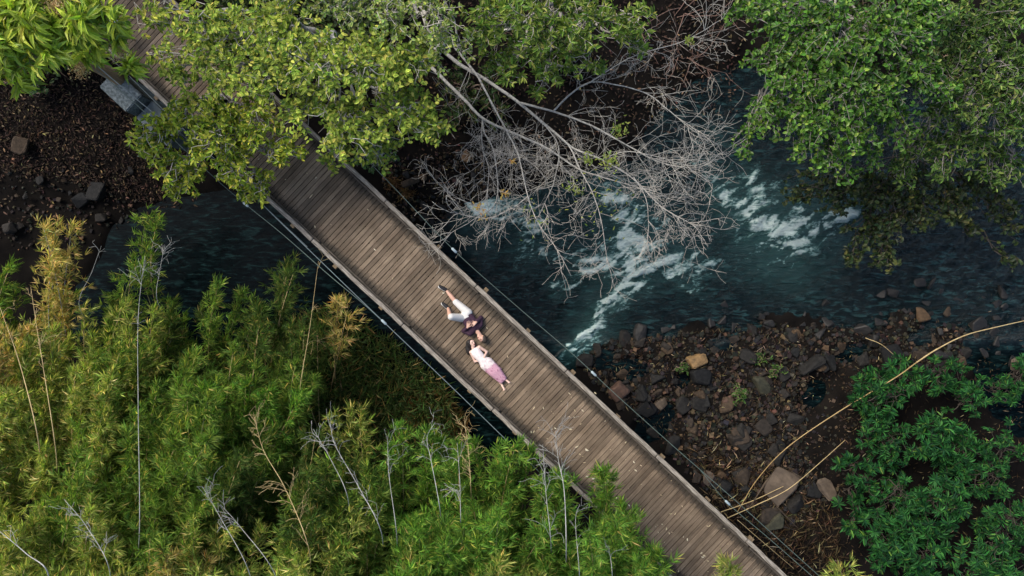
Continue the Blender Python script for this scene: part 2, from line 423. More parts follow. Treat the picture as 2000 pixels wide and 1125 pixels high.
wx = np.arange(-20, 20.01, .05); wy = np.arange(-6.5, 7.6, .05)
WX, WY = np.meshgrid(wx, wy)
WU = WX/k_w+1000; WV = 562.5-WY/k_w
s_al, s_ac = flow_uv(WU, WV)
sF, soF = foam_mask(WU, WV); fF = fronts(WU, WV)
fine = fbm(s_al/16, s_ac/7, 31, 5); mid = fbm(s_al/60, s_ac/24, 32, 4)
wisp = 1-np.abs(2*fbm(s_al/34+2*mid, s_ac/13+2*mid, 35, 5)-1)
fold = fbm(s_al/26+3*mid, s_ac/9+4*mid, 41, 5)
rid = 1-np.abs(2*fbm(s_al/30+4*mid, s_ac/12+5*mid, 47, 5)-1)
fold = fbm(s_al/26+3*mid, s_ac/9+4*mid, 41, 5)
foam = np.clip(.82*fF*(.15+1.35*sstep(.3, .7, fold))+.55*sF*(.06+.62*sstep(.45, .68, fold)*(.4+fine)+.85*sstep(.80, .98, rid))+.60*soF*sstep(.86, 1.0, wisp)*sstep(.35, .6, fold)+.10*soF*fine, 0, 1)
rough_zone = sstep(900, 1000, WU)*sstep(700, 620, WV)
foam += .26*sstep(.86, 1.0, wisp)*sstep(.45, .7, mid)*rough_zone*sstep(1500, 1350, WU)
calm = 1-rough_zone
WZ = ZW+(.008+.16*rough_zone)*(mid-.5)+(.003+.07*rough_zone)*(fine-.5)+.05*sF*fine+.10*fF*(.4+fine)
nx, ny = len(wx), len(wy)
ii = (np.arange(ny-1)[:, None]*nx+np.arange(nx-1)[None, :])
wf = np.stack([ii, ii+1, ii+nx+1, ii+nx], -1).reshape(-1, 4)
gz = ground_z(WX[::2, ::2], WY[::2, ::2])
gz = np.repeat(np.repeat(gz, 2, 0), 2, 1)[:ny, :nx]
wet = gz < ZW+.12
keep = (wet[:-1, :-1] | wet[1:, 1:] | wet[:-1, 1:] | wet[1:, :-1]).ravel()
wf = wf[keep]
used = np.unique(wf); remap = np.full(nx*ny, -1); remap[used] = np.arange(len(used))
wv_ = np.stack([WX, WY, WZ], -1).reshape(-1, 3)[used]
fc = np.zeros((len(used), 3)); fc[:, 0] = foam.ravel()[used]; fc[:, 1] = rough_zone.ravel()[used]; fc[:, 2] = np.maximum(soF, fF).ravel()[used]
me = np_mesh('river', wv_, [remap[wf]], True, fc)
def m_water():
    m, n, l = mat('river_water')
    a = N(n, 'ShaderNodeVertexColor', layer_name='tint'); se = N(n, 'ShaderNodeSeparateColor'); l.new(a.outputs[0], se.inputs[0])
    geo = N(n, 'ShaderNodeNewGeometry')
    mp = N(n, 'ShaderNodeMapping'); mp.inputs['Rotation'].default_value = (0, 0, rad(-30)); mp.inputs['Scale'].default_value = (.75, 2.8, 1); l.new(geo.outputs['Position'], mp.inputs[0])
    nz = N(n, 'ShaderNodeTexNoise', Scale=3.2, Detail=7, Roughness=.6, Distortion=.8); l.new(mp.outputs[0], nz.inputs['Vector'])
    n2 = N(n, 'ShaderNodeTexNoise', Scale=14, Detail=6, Roughness=.7, Distortion=1.2); l.new(mp.outputs[0], n2.inputs['Vector'])
    # foam breaks up at fine scale: the surface turns white where the noise rises above the local calm
    m3 = N(n, 'ShaderNodeMapping'); m3.inputs['Rotation'].default_value = (0, 0, rad(-32)); m3.inputs['Scale'].default_value = (.8, 2.3, 1); l.new(geo.outputs['Position'], m3.inputs[0])
    n3 = N(n, 'ShaderNodeTexNoise', Scale=4.0, Detail=10, Roughness=.70, Distortion=2.2); l.new(m3.outputs[0], n3.inputs['Vector'])
    fa = N(n, 'ShaderNodeMath', operation='MULTIPLY_ADD'); fa.inputs[1].default_value = .62; l.new(se.outputs[0], fa.inputs[0]); l.new(n3.outputs[0], fa.inputs[2])
    fr = N(n, 'ShaderNodeMapRange', interpolation_type='SMOOTHSTEP'); fr.inputs[1].default_value = .56; fr.inputs[2].default_value = 1.14; l.new(fa.outputs[0], fr.inputs[0])
    dr = ramp(n, [(.38, (.001, .004, .005)), (.54, (.004, .011, .013)), (.68, (.020, .056, .057))]); l.new(nz.outputs[0], dr.inputs[0])
    dk = N(n, 'ShaderNodeMapRange'); dk.inputs[3].default_value = .35; dk.inputs[4].default_value = 1.1; l.new(se.outputs[1], dk.inputs[0])
    dv = N(n, 'ShaderNodeVectorMath', operation='SCALE'); l.new(dr.outputs[0], dv.inputs[0]); l.new(dk.outputs[0], dv.inputs['Scale'])
    # aerated water is milky teal
    ae = N(n, 'ShaderNodeMix', data_type='RGBA'); ae.inputs[7].default_value = (.026, .068, .066, 1); l.new(dv.outputs[0], ae.inputs[6])
    am = N(n, 'ShaderNodeMath', operation='MULTIPLY'); am.inputs[1].default_value = .95; l.new(se.outputs[2], am.inputs[0]); l.new(am.outputs[0], ae.inputs[0])
    fcol = ramp(n, [(0, (.03, .08, .08)), (.35, (.075, .155, .15)), (.65, (.20, .31, .29)), (1, (.52, .62, .58))]); l.new(fr.outputs[0], fcol.inputs[0])
    fk = N(n, 'ShaderNodeMapRange', interpolation_type='SMOOTHSTEP'); fk.inputs[1].default_value = .0; fk.inputs[2].default_value = .45; l.new(fr.outputs[0], fk.inputs[0])
    mx = N(n, 'ShaderNodeMix', data_type='RGBA'); l.new(fk.outputs[0], mx.inputs[0]); l.new(ae.outputs[2], mx.inputs[6]); l.new(fcol.outputs[0], mx.inputs[7])
    p = N(n, 'ShaderNodeBsdfPrincipled'); p.inputs['IOR'].default_value = 1.33; spm = N(n, 'ShaderNodeMapRange'); spm.inputs[3].default_value = .10; spm.inputs[4].default_value = .65; l.new(se.outputs[1], spm.inputs[0]); l.new(spm.outputs[0], p.inputs['Specular IOR Level'])
    l.new(mx.outputs[2], p.inputs['Base Color'])
    rr = N(n, 'ShaderNodeMapRange'); rr.inputs[3].default_value = .06; rr.inputs[4].default_value = .6; l.new(fr.outputs[0], rr.inputs[0]); l.new(rr.outputs[0], p.inputs['Roughness'])
    hs = N(n, 'ShaderNodeMath', operation='MULTIPLY_ADD'); hs.inputs[1].default_value = .35; l.new(n2.outputs[0], hs.inputs[0]); l.new(nz.outputs[0], hs.inputs[2])
    st = N(n, 'ShaderNodeMapRange'); st.inputs[3].default_value = .05; st.inputs[4].default_value = .9; l.new(se.outputs[1], st.inputs[0])
    b = N(n, 'ShaderNodeBump', Distance=.34); l.new(st.outputs[0], b.inputs['Strength']); l.new(hs.outputs[0], b.inputs['Height']); l.new(b.outputs[0], p.inputs['Normal'])
    o = N(n, 'ShaderNodeOutputMaterial'); l.new(p.outputs[0], o.inputs[0]); return m
M['water'] = m_water()
river = link('river', me, M['water']); tag(river, kind='structure')

# ------------------------------------------------------------------ the footbridge
BD = np.array((.7290, -.6845)); BN = np.array((.6845, .7290))          # along, and across (towards upper right)
BC = P(593, 347)[:2]; HALF = 1.075
BANG = math.atan2(BD[1], BD[0])
def B(s, t, z=0.0): q = BC+BD*s+BN*t; return Vector((q[0], q[1], z))
bridge = empty('footbridge', B(0, 0, 0), BANG)
tag(bridge, 'long weathered timber footbridge crossing the river diagonally, with low kerbs and steel cables', 'footbridge')
def box_mesh(name, sx, sy, sz, bev=.004, seg=1, cuts=0, warp=0.0, seed=0):
    bm = bmesh.new(); bmesh.ops.create_cube(bm, size=1)
    bmesh.ops.scale(bm, vec=(sx, sy, sz), verts=bm.verts)
    if cuts:
        ed = [e for e in bm.edges if abs(abs((e.verts[0].co-e.verts[1].co).x)-sx) < 1e-4]
        bmesh.ops.subdivide_edges(bm, edges=ed, cuts=cuts)
        rr = random.Random(seed)
        off = {}
        for vv in bm.verts:
            kx = round(vv.co.x, 4)
            if kx not in off: off[kx] = (rr.uniform(-warp, warp), rr.uniform(-warp, warp)*.8)
            vv.co.y += off[kx][0]; vv.co.z += off[kx][1]
    if bev: bmesh.ops.bevel(bm, geom=[e for e in bm.edges if e.calc_face_angle(0) > .5], offset=bev, segments=seg, affect='EDGES')
    me = bpy.data.meshes.new(name); bm.to_mesh(me); bm.free(); return me
PW = .1225
plank_meshes = []
for i in range(9):
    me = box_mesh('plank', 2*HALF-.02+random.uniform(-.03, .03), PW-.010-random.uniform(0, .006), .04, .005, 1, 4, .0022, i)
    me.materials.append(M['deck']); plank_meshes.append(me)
s = -11.5; 
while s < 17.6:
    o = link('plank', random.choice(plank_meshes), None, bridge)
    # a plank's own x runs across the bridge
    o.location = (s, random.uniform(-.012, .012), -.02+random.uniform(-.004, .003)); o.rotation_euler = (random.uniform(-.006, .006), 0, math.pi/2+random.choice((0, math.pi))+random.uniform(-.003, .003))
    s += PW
kerb_meshes = [box_mesh('kerb', 3.18, .105, .11, .012, 2, 8, .008, 40+i) for i in range(4)]
for me in kerb_meshes: me.materials.append(M['kerb'])
strip_meshes = [box_mesh('kerb_rail', 3.12, .05, .06, .008, 1, 8, .006, 60+i) for i in range(3)]
for me in strip_meshes: me.materials.append(M['kerb_dark'])
block_me = box_mesh('spacer', .16, .10, .05, .004); block_me.materials.append(M['kerb'])
for sd in (-1, 1):
    for j in range(9):
        sc_ = -9.9+j*3.2+(.7 if sd > 0 else 0)
        kb = link('kerb', random.choice(kerb_meshes), None, bridge)
        kb.location = (sc_, sd*(HALF-.06), .105); kb.rotation_euler = (0, random.uniform(-.002, .002), random.uniform(-.003, .003))
        for q in (-1.2, -.4, .4, 1.2):
            b_ = link('spacer', block_me, None, kb); b_.location = (q, 0, -.082)
        r_ = link('kerb_rail', random.choice(strip_meshes), None, bridge)
        r_.location = (sc_+.2, sd*(HALF-.148), .038); r_.rotation_euler = (0, 0, random.uniform(-.004, .004))
bear_me = box_mesh('bearer', 2*HALF+.13, .12, .16, .008); bear_me.materials.append(M['beam'])
for j in range(18):
    o = link('bearer', bear_me, None, bridge); o.location = (-10.6+j*1.6+random.uniform(-.05, .05), random.uniform(-.04, .04), -.125); o.rotation_euler = (0, 0, math.pi/2+random.uniform(-.02, .02))
str_me = box_mesh('stringer', 29, .14, .22, .01); str_me.materials.append(M['beam'])
for t in (-.75, 0, .75):
    o = link('stringer', str_me, None, bridge); o.location = (3, t, -.32)
def cable(name, pts, r, m, clamps=()):
    T = Tubes(); sp = spline(pts, 8)
    inv = Matrix.Rotation(-BANG, 3, 'Z')
    loc = np.array([tuple(inv @ (Vector(q)-bridge.location)) for q in sp])
    T.add(loc, r, r, 6); c = T.build(name, m, bridge)
    for (u, v, z) in clamps:
        q = np.array(tuple(inv @ (Vector(P(u, v, z))-bridge.location)))
        i = int(np.argmin(np.linalg.norm(loc-q, axis=1))); i = min(max(i, 1), len(loc)-2)
        t = norm(loc[i+1]-loc[i-1]); K = Tubes(); K.add([loc[i]-t*.09, loc[i]-t*.07, loc[i]+t*.07, loc[i]+t*.09], .02, .02, 8, [r, .032, .032, r]); K.build('clamp', M['clamp'], c)
    return c
cable('hand_cable', [P(40, 0, 1.9), P(100, 50, 1.7), P(262, 190, 1.4), P(440, 331, 1.15), P(558, 444, 1.0), P(710, 591, .95), P(875, 749, .95), P(1064, 932, 1.0), P(1240, 1100, 1.05), P(1420, 1270, 1.1)], .010, M['cable'], [(745, 625, .95)])
cable('suspension_cable', [P(30, 5, 1.5), P(96, 58, 1.2), P(256, 195, .9), P(430, 357, .7), P(550, 456, .75), P(640, 535, .85), P(708, 592, .93), P(760, 639, .93)], .009, M['cable_green'], [(483, 400, .72)])
cable('hand_cable', [P(470, 60, 1.5), P(695, 290, 1.05), P(778, 375, .95), P(887, 489, .7), P(1000, 590, .45), P(1119, 692, .6), P(1200, 768, .75), P(1318, 874, .9), P(1448, 988, 1.0), P(1600, 1125, 1.1), P(1700, 1215, 1.2)], .008, M['cable_green'], [(887, 489, .7), (1159, 731, .7)])
cable('suspension_cable', [P(1367, 917, .85), P(1421, 982, .7), P(1500, 1050, .75), P(1589, 1128, .8), P(1700, 1228, .9)], .008, M['cable_green'], [(1421, 982, .7)])
cable('side_cable', [P(150, 55, .0), P(225, 122, -.02), P(318, 213, -.05), P(440, 330, -.1), P(600, 482, -.15)], .010, M['cable'])

# concrete anchor, timber mast and the sign at the far end
anc = empty('concrete_anchor', (*P(236, 178, -.3)[:2], -2.2), BANG)
tag(anc, 'pale mossy concrete cable anchor beside the upper left end of the footbridge', 'anchor')
me = box_mesh('block', .98, .62, 2.0, .03, 2); o = link('block', me, M['concrete'], anc); o.location = (-.02, 0, .9)
me = box_mesh('lower_slab', 1.1, .66, 1.5, .03, 2); o = link('lower_slab', me, M['concrete_dark'], anc); o.location = (1.05, .02, .72); o.rotation_euler = (0, .10, 0)
T = Tubes(); b0 = P(232, 154, -.31); T.add([b0+np.array((0.01*i, .02*math.sin(i), .48*i)) for i in range(8)], .17, .14, 14)
o = T.build('timber_mast', M['log']); tag(o, 'thick round brown timber post standing on the concrete anchor', 'post')
sg = empty('sign_board', P(228, 58, .6), BANG+.25); tag(sg, 'pale blue enamel sign board half hidden under the mango leaves', 'sign')
me = box_mesh('panel', .50, .42, .015, .004); o = link('panel', me, M['sign'], sg); o.rotation_euler = (.25, 0, 0)
for i, w in enumerate((.028, .02, .03, .018, .026)):
    me = box_mesh('lettering', w, .05, .004, 0); q = link('lettering', me, M['ink'], o); q.location = (-.16+i*.055, -.165, .010)
for i in range(3):
    me = box_mesh('lettering', .03, .016, .004, 0); q = link('lettering', me, M['ink'], o); q.location = (.215, -.05+i*.07, .010)
for sx in (-.2, .2):
    T = Tubes(); T.add([(sx, 0, -.02), (sx, .02, -.62)], .02, .02, 6); T.build('leg', M['log'], sg)

# ------------------------------------------------------------------ two people lying on the deck
def W(u, v, z): return Vector(((u-1000)/75.1, (562.5-v)/75.1, z))
def blob(bm, a, ra, b, rb, flat=None):
    """rounded cone between two points: hull of two spheres"""
    t = bmesh.new()
    for p, r in ((a, ra), (b, rb)):
        bmesh.ops.create_icosphere(t, subdivisions=2, radius=r, matrix=Matrix.Translation(p))
    h = bmesh.ops.convex_hull(t, input=t.verts)
    bmesh.ops.delete(t, geom=list({g for g in h['geom_interior']+h['geom_unused'] if isinstance(g, bmesh.types.BMVert)}), context='VERTS')
    tmp = bpy.data.meshes.new('t'); t.to_mesh(tmp); t.free(); bm.from_mesh(tmp); bpy.data.meshes.remove(tmp)
def ball(bm, p, rx, ry, rz, ang=0.0, tilt=None):
    mt = Matrix.Translation(p) @ Matrix.Rotation(ang, 4, 'Z') @ (tilt or Matrix.Identity(4)) @ Matrix.Diagonal((rx, ry, rz, 1))
    bmesh.ops.create_icosphere(bm, subdivisions=3, radius=1, matrix=mt)
def fuse(name, bm, m, parent, voxel=.008, smooth=4, origin=None, floor=.002):
    me = bpy.data.meshes.new(name); bm.to_mesh(me); bm.free()
    o = bpy.data.objects.new('tmp', me); COL.objects.link(o)
    r = o.modifiers.new('r', 'REMESH'); r.mode = 'VOXEL'; r.voxel_size = voxel; r.use_smooth_shade = True
    s_ = o.modifiers.new('s', 'SMOOTH'); s_.iterations = smooth; s_.factor = .5
    dg = bpy.context.evaluated_depsgraph_get(); ev = o.evaluated_get(dg)
    out = bpy.data.meshes.new_from_object(ev); bpy.data.objects.remove(o); bpy.data.meshes.remove(me)
    n = len(out.vertices); co = np.empty(n*3, np.float32); out.vertices.foreach_get('co', co); co = co.reshape(-1, 3)
    co[:, 2] = np.maximum(co[:, 2], floor)                       # settles on the planks
    co -= np.array(origin, np.float32)
    out.vertices.foreach_set('co', co.ravel()); out.name = name; out.update()
    out.polygons.foreach_set('use_smooth', np.ones(len(out.polygons), bool))
    out.materials.clear(); out.materials.append(m)
    ob = bpy.data.objects.new(name, out); COL.objects.link(ob); ob.parent = parent; return ob
def m_cloth(name, c, scale=40, var=.12, rough=.9):
    return m_noise(name, tuple(x*(1-var) for x in c), tuple(x*(1+var) for x in c), scale, rough, .25)
def m_skin(name, c):
    m, n, l = mat(name)
    nz = N(n, 'ShaderNodeTexNoise', Scale=14, Detail=4); r = ramp(n, [(.3, tuple(x*.9 for x in c)), (.7, c)]); l.new(nz.outputs[0], r.inputs[0])
    p = N(n, 'ShaderNodeBsdfPrincipled', Roughness=.5); p.inputs['Subsurface Weight'].default_value = .08; p.inputs['Subsurface Radius'].default_value = (.01, .004, .002)
    l.new(r.outputs[0], p.inputs['Base Color']); o = N(n, 'ShaderNodeOutputMaterial'); l.new(p.outputs[0], o.inputs[0]); return m
M['skin_m'] = m_skin('skin_tan', (.50, .29, .21)); M['skin_f'] = m_skin('skin_fair', (.60, .40, .32))
M['hair'] = m_noise('dark_hair', (.008, .007, .007), (.025, .02, .018), 30, .55, .4, (1, 1, 1))
M['hair_m'] = m_noise('brown_hair', (.015, .011, .009), (.04, .028, .02), 40, .6, .4)
M['shirt'] = m_cloth('plum_shirt_cloth', (.036, .016, .030), 18, .3)
M['shorts'] = m_cloth('white_shorts_cloth', (.50, .48, .45), 22, .08)
M['shoe'] = m_cloth('black_shoe_cloth', (.014, .014, .016), 30, .3, .7)
M['sole'] = m_plain('pale_sole', (.6, .6, .58), .7)
M['lip'] = m_plain('lip', (.32, .09, .08), .5); M['eye'] = m_plain('eye', (.015, .012, .012), .2)
def hand(bm, wrist, fdir, palm_n, thumb_side, size=.17, curl=.18, spread=.16):
    """palm, four fingers of different length with a knuckle bend, a thumb from the side of the palm"""
    f = Vector(fdir).normalized(); nn = Vector(palm_n).normalized(); sd = f.cross(nn).normalized()*thumb_side
    pl = size*.5
    for q in (-.30, -.1, .1, .30):
        blob(bm, wrist+sd*q*.055, .013, wrist+f*pl+sd*q*.125, .012)
    for i, (q, L) in enumerate(((.34, .40), (.12, .46), (-.11, .43), (-.33, .34))):
        k0 = wrist+f*pl+sd*q*.12; d = (f+sd*q*spread*2).normalized()
        k1 = k0+d*L*size*.5; k2 = k1+(d-nn*-curl*1.0-nn*2*curl).normalized()*L*size*.5
        blob(bm, k0, .0085, k1, .0078); blob(bm, k1, .0078, k2, .0062)
    t0 = wrist+f*pl*.25+sd*.026; t1 = t0+(f*.55+sd*.9).normalized()*size*.26; t2 = t1+(f*.9+sd*.45).normalized()*size*.2
    blob(bm, t0, .013, t1, .010); blob(bm, t1, .010, t2, .008)
def head(bm, c, r, up, face):
    """skull, jaw, nose, ear; up = crown direction, face = facing direction"""
    up = Vector(up).normalized(); face = (Vector(face)-Vector(face).dot(up)*up).normalized(); sd = up.cross(face)
    blob(bm, c+up*r*.22-face*r*.18, r*.86, c+up*r*.20+face*r*.12, r*.80)
    blob(bm, c+face*r*.25, r*.66, c-up*r*.72+face*r*.50, r*.36)
    blob(bm, c+up*r*.10+face*r*.86, r*.09, c-up*r*.18+face*r*1.05, r*.14)
    for q in (-1, 1):
        blob(bm, c+sd*q*r*.80-face*r*.08+up*r*.1, r*.13, c+sd*q*r*.80-face*r*.05-up*r*.2, r*.10)
    return up, face, sd
def face_bits(par, c, r, up, face, sd, o0, lipm):
    for q in (-1, 1):
        b = bmesh.new(); ball(b, c+face*r*.84+sd*q*r*.34+up*r*.06, r*.13, r*.09, r*.08); fuse('eye', b, M['eye'], par, .004, 1, o0)
        b = bmesh.new(); blob(b, c+face*r*.86+sd*q*r*.16+up*r*.27, r*.05, c+face*r*.78+sd*q*r*.52+up*r*.28, r*.045); fuse('eyebrow', b, M['hair'], par, .004, 1, o0)
    b = bmesh.new(); blob(b, c+face*r*.86-up*r*.50-sd*r*.2, r*.08, c+face*r*.86-up*r*.50+sd*r*.2, r*.08); fuse('mouth', b, lipm, par, .004, 1, o0)

# the man: head to the lower right, legs to the upper left, one knee drawn up
o0 = W(910, 617, 0)
man = empty('person', o0)
tag(man, 'person in plum shirt, white shorts and black shoes lying on the deck planks', 'person')
hc = W(941, 659, .125); hr = .108
h_up = (W(948, 669, .12)-W(934, 648, .12)).normalized(); h_face = Vector((-.78, -.02, .62))
bm = bmesh.new()
up_, fa_, sd_ = head(bm, hc, hr, h_up, h_face)
blob(bm, W(930.5, 643.5, .12), .062, hc-h_up*.04, .055)
sh1, sh2 = W(938, 634, .12), W(918.5, 650, .12); pel = W(910, 617, .11); che = W(926, 638, .125)
blob(bm, pel, .095, che, .085); blob(bm, sh1, .055, sh2, .055)
el1, hd1 = W(939.5, 620.5, .07), W(931, 628.5, .285); el2, hd2 = W(906, 646, .07), W(914.5, 638.5, .295)
blob(bm, sh1, .052, el1, .042); blob(bm, el1, .042, hd1, .028)
blob(bm, sh2, .052, el2, .042); blob(bm, el2, .042, hd2, .028)
hand(bm, hd2, W(917, 627, 0)-W(914.5, 637, 0)+Vector((0, 0, .01)), (0, 0, 1), 1, .19)
hand(bm, hd1, W(924, 633, 0)-W(931, 628.5, 0), (.1, .2, 1), 1, .18, .35, .05)
kn1, an1 = W(888.5, 587, .085), W(871.5, 566, .065); kn2, an2 = W(882, 617.5, .43), W(875.5, 601, .08)
hp1, hp2 = W(914.5, 610.5, .11), W(904.5, 621, .11)
blob(bm, hp1, .088, kn1, .058); blob(bm, kn1, .056, kn1.lerp(an1, .35), .056); blob(bm, kn1.lerp(an1, .35), .056, an1, .035)
blob(bm, hp2, .088, kn2, .060); blob(bm, kn2, .058, kn2.lerp(an2, .35), .056); blob(bm, kn2.lerp(an2, .35), .056, an2, .036)
fuse('body', bm, M['skin_m'], man, .006, 3, o0)
face_bits(man, hc, hr, up_, fa_, sd_, o0, M['lip'])
bm = bmesh.new()                                                  # shirt
blob(bm, W(912.5, 620.5, .125), .115, W(921, 631.5, .14), .12)
for q in (-.6, 0, .6):
    d = (W(917, 610, 0)-W(904, 624, 0))*.5*q
    blob(bm, W(912, 619, .12)+d*1.05, .095, W(927, 639.5, .135)+d*1.25, .098)
blob(bm, sh1, .082, sh2, .082); blob(bm, sh1.lerp(W(930, 643, .12), .5), .075, W(929, 642, .12), .075)
blob(bm, sh1, .078, el1, .064); blob(bm, el1, .064, hd1.lerp(el1, .12), .040)
blob(bm, sh2, .078, el2, .064); blob(bm, el2, .064, hd2.lerp(el2, .12), .040)
fuse('shirt', bm, M['shirt'], man, .010, 3, o0)
bm = bmesh.new()                                                  # shorts
blob(bm, hp1, .115, W(890.5, 589.5, .09), .082); blob(bm, hp2, .115, kn2.lerp(hp2, .06), .088); blob(bm, hp1, .118, hp2, .118)
blob(bm, W(908, 614, .13), .10, W(912, 619, .13), .112)
fuse('shorts', bm, M['shorts'], man, .010, 3, o0)
for (a, tip, z) in ((an1, W(858.5, 558.5, .11), 0), (an2, W(864, 591.5, .05), 0)):
    b = bmesh.new(); d = (tip-a); 
    blob(b, a+Vector((0, 0, .0)), .046, a+d*.45, .048); blob(b, a+d*.45, .048, a+d*.9, .038)
    sh = fuse('shoe', b, M['shoe'], man, .006, 2, o0)
    b = bmesh.new(); n_ = d.cross(Vector((0, 0, 1))).normalized()*.02
    blob(b, a+d*.05-n_-Vector((0, 0, .018)), .036, a+d*.94-n_*.8-Vector((0, 0, .012)), .036); fuse('sole', b, M['sole'], sh, .006, 1, o0)
bm = bmesh.new()
blob(bm, hc+up_*hr*.42-fa_*hr*.30, hr*.84, hc+up_*hr*.42+fa_*hr*.02, hr*.74)
blob(bm, hc+up_*hr*.1-fa_*hr*.45, hr*.78, hc-up_*hr*.25-fa_*hr*.45, hr*.6)
blob(bm, hc+up_*hr*.62+Vector((.035, -.01, .02)), hr*.74, hc+Vector((.068, .012, .025)), hr*.60)
fuse('hair', bm, M['hair_m'], man, .007, 2, o0)

# the woman: head against his, feet to the lower right
o0 = W(950, 709, 0)
wom = empty('person', o0)
tag(wom, 'person with long dark hair in a white and pink flowered dress lying on the deck', 'person')
hc = W(921.5, 670, .12); hr = .102
h_up = (W(917, 661.5, 0)-W(924, 680, 0)).normalized(); h_face = Vector((.60, .22, .76))
bm = bmesh.new(); up_, fa_, sd_ = head(bm, hc, hr, h_up, h_face)
blob(bm, W(925.5, 682, .11), .045, hc-h_up*.05, .045)
sh1, sh2 = W(936.5, 677.5, .11), W(920.5, 687.5, .11)
el1, hd1 = W(951, 686.5, .06), W(946, 696.5, .20); el2, hd2 = W(928, 705.5, .06), W(940.5, 702.5, .20)
blob(bm, sh1, .052, sh2, .052); blob(bm, W(930, 686, .11), .10, W(950, 709, .10), .11)
for s_, e_, h_ in ((sh1, el1, hd1), (sh2, el2, hd2)):
    blob(bm, s_, .045, e_, .034); blob(bm, e_, .034, h_, .023)
hand(bm, hd1, W(942.5, 702, 0)-W(946, 696.5, 0), (0, 0, 1), 1, .16, .3, .08)
hand(bm, hd2, W(948, 700.5, 0)-W(940.5, 702.5, 0), (0, 0, 1), -1, .16, .3, .08)
for hp, kn, an, toe in ((W(954, 705, .1), W(971, 722, .12), W(987.5, 740.5, .055), W(994.5, 746, .10)), (W(947, 712, .1), W(965, 728, .12), W(979.5, 750, .055), W(985, 760, .10))):
    blob(bm, hp, .09, kn, .058); blob(bm, kn, .056, kn.lerp(an, .35), .052); blob(bm, kn.lerp(an, .35), .052, an, .030)
    heel = an+(an-kn).normalized()*.02
    blob(bm, heel, .030, toe, .022); blob(bm, toe+Vector((.02, .015, 0)), .014, toe-Vector((.02, .015, 0)), .014)
fuse('body', bm, M['skin_f'], wom, .006, 3, o0)
face_bits(wom, hc, hr, up_, fa_, sd_, o0, M['lip'])
def m_dress():
    m, n, l = mat('flowered_dress_cloth')
    tc = N(n, 'ShaderNodeTexCoord'); sp = N(n, 'ShaderNodeSeparateXYZ'); l.new(tc.outputs['Object'], sp.inputs[0])
    ax = np.array((.70, -.71))                                     # along the body, metres from the hips
    d1 = N(n, 'ShaderNodeMath', operation='MULTIPLY'); d1.inputs[1].default_value = ax[0]; l.new(sp.outputs[0], d1.inputs[0])
    d2 = N(n, 'ShaderNodeMath', operation='MULTIPLY_ADD'); d2.inputs[1].default_value = ax[1]; l.new(sp.outputs[1], d2.inputs[0]); l.new(d1.outputs[0], d2.inputs[2])
    nz = N(n, 'ShaderNodeTexNoise', Scale=9, Detail=3); l.new(tc.outputs['Object'], nz.inputs['Vector'])
    ad = N(n, 'ShaderNodeMath', operation='MULTIPLY_ADD'); ad.inputs[1].default_value = .22; l.new(nz.outputs[0], ad.inputs[0]); l.new(d2.outputs[0], ad.inputs[2])
    r = N(n, 'ShaderNodeMapRange', interpolation_type='SMOOTHSTEP'); r.inputs[1].default_value = .20; r.inputs[2].default_value = .27; l.new(ad.outputs[0], r.inputs[0])
    c = N(n, 'ShaderNodeMix', data_type='RGBA'); c.inputs[6].default_value = (.60, .52, .50, 1); c.inputs[7].default_value = (.46, .25, .31, 1); l.new(r.outputs[0], c.inputs[0])
    vo = N(n, 'ShaderNodeTexVoronoi', Scale=12); n5 = N(n, 'ShaderNodeTexNoise', Scale=22, Detail=3); l.new(tc.outputs['Object'], n5.inputs['Vector']); mxv = N(n, 'ShaderNodeMix', data_type='RGBA', blend_type='LINEAR_LIGHT'); mxv.inputs[0].default_value = .07; l.new(tc.outputs['Object'], mxv.inputs[6]); l.new(n5.outputs[1], mxv.inputs[7]); l.new(mxv.outputs[2], vo.inputs['Vector'])
    vr = ramp(n, [(.26, (1, 1, 1)), (.40, (0, 0, 0))]); l.new(vo.outputs['Distance'], vr.inputs[0])
    fl = N(n, 'ShaderNodeMix', data_type='RGBA'); fl.inputs[7].default_value = (.20, .07, .13, 1); l.new(c.outputs[2], fl.inputs[6])
    vm = N(n, 'ShaderNodeMath', operation='MULTIPLY'); l.new(vr.outputs[0], vm.inputs[0])
    vk = N(n, 'ShaderNodeMapRange'); vk.inputs[1].default_value = -.2; vk.inputs[2].default_value = .35; vk.inputs[3].default_value = .12; vk.inputs[4].default_value = .85; l.new(d2.outputs[0], vk.inputs[0]); l.new(vk.outputs[0], vm.inputs[1])
    l.new(vm.outputs[0], fl.inputs[0])
    p = N(n, 'ShaderNodeBsdfPrincipled', Roughness=.9); l.new(fl.outputs[2], p.inputs['Base Color'])
    b = N(n, 'ShaderNodeBump', Strength=.3, Distance=.03); l.new(nz.outputs[0], b.inputs['Height']); l.new(b.outputs[0], p.inputs['Normal'])
    o = N(n, 'ShaderNodeOutputMaterial'); l.new(p.outputs[0], o.inputs[0]); return m
M['dress'] = m_dress()
bm = bmesh.new()
blob(bm, W(931, 683.5, .125), .085, W(926, 687, .125), .08); blob(bm, W(933, 685, .13), .09, W(943, 700, .12), .105); blob(bm, W(928, 690, .13), .09, W(941, 702, .12), .105)
blob(bm, W(942, 701, .12), .11, W(954, 706, .115), .115); blob(bm, W(942, 701, .12), .11, W(947, 712, .115), .115)
for a, b_, c_ in (((954, 706), (972, 722), (985, 738)), ((947, 712), (964, 729), (978.5, 744)), ((950, 709), (968, 725), (982, 741))):
    blob(bm, W(*a, .11), .125, W(*b_, .115), .098); blob(bm, W(*b_, .115), .095, W(*c_, .075), .062)
blob(bm, W(968, 718, .05), .045, W(978.5, 719.5, .022), .018); blob(bm, W(959, 728, .05), .045, W(964, 738.5, .022), .018)
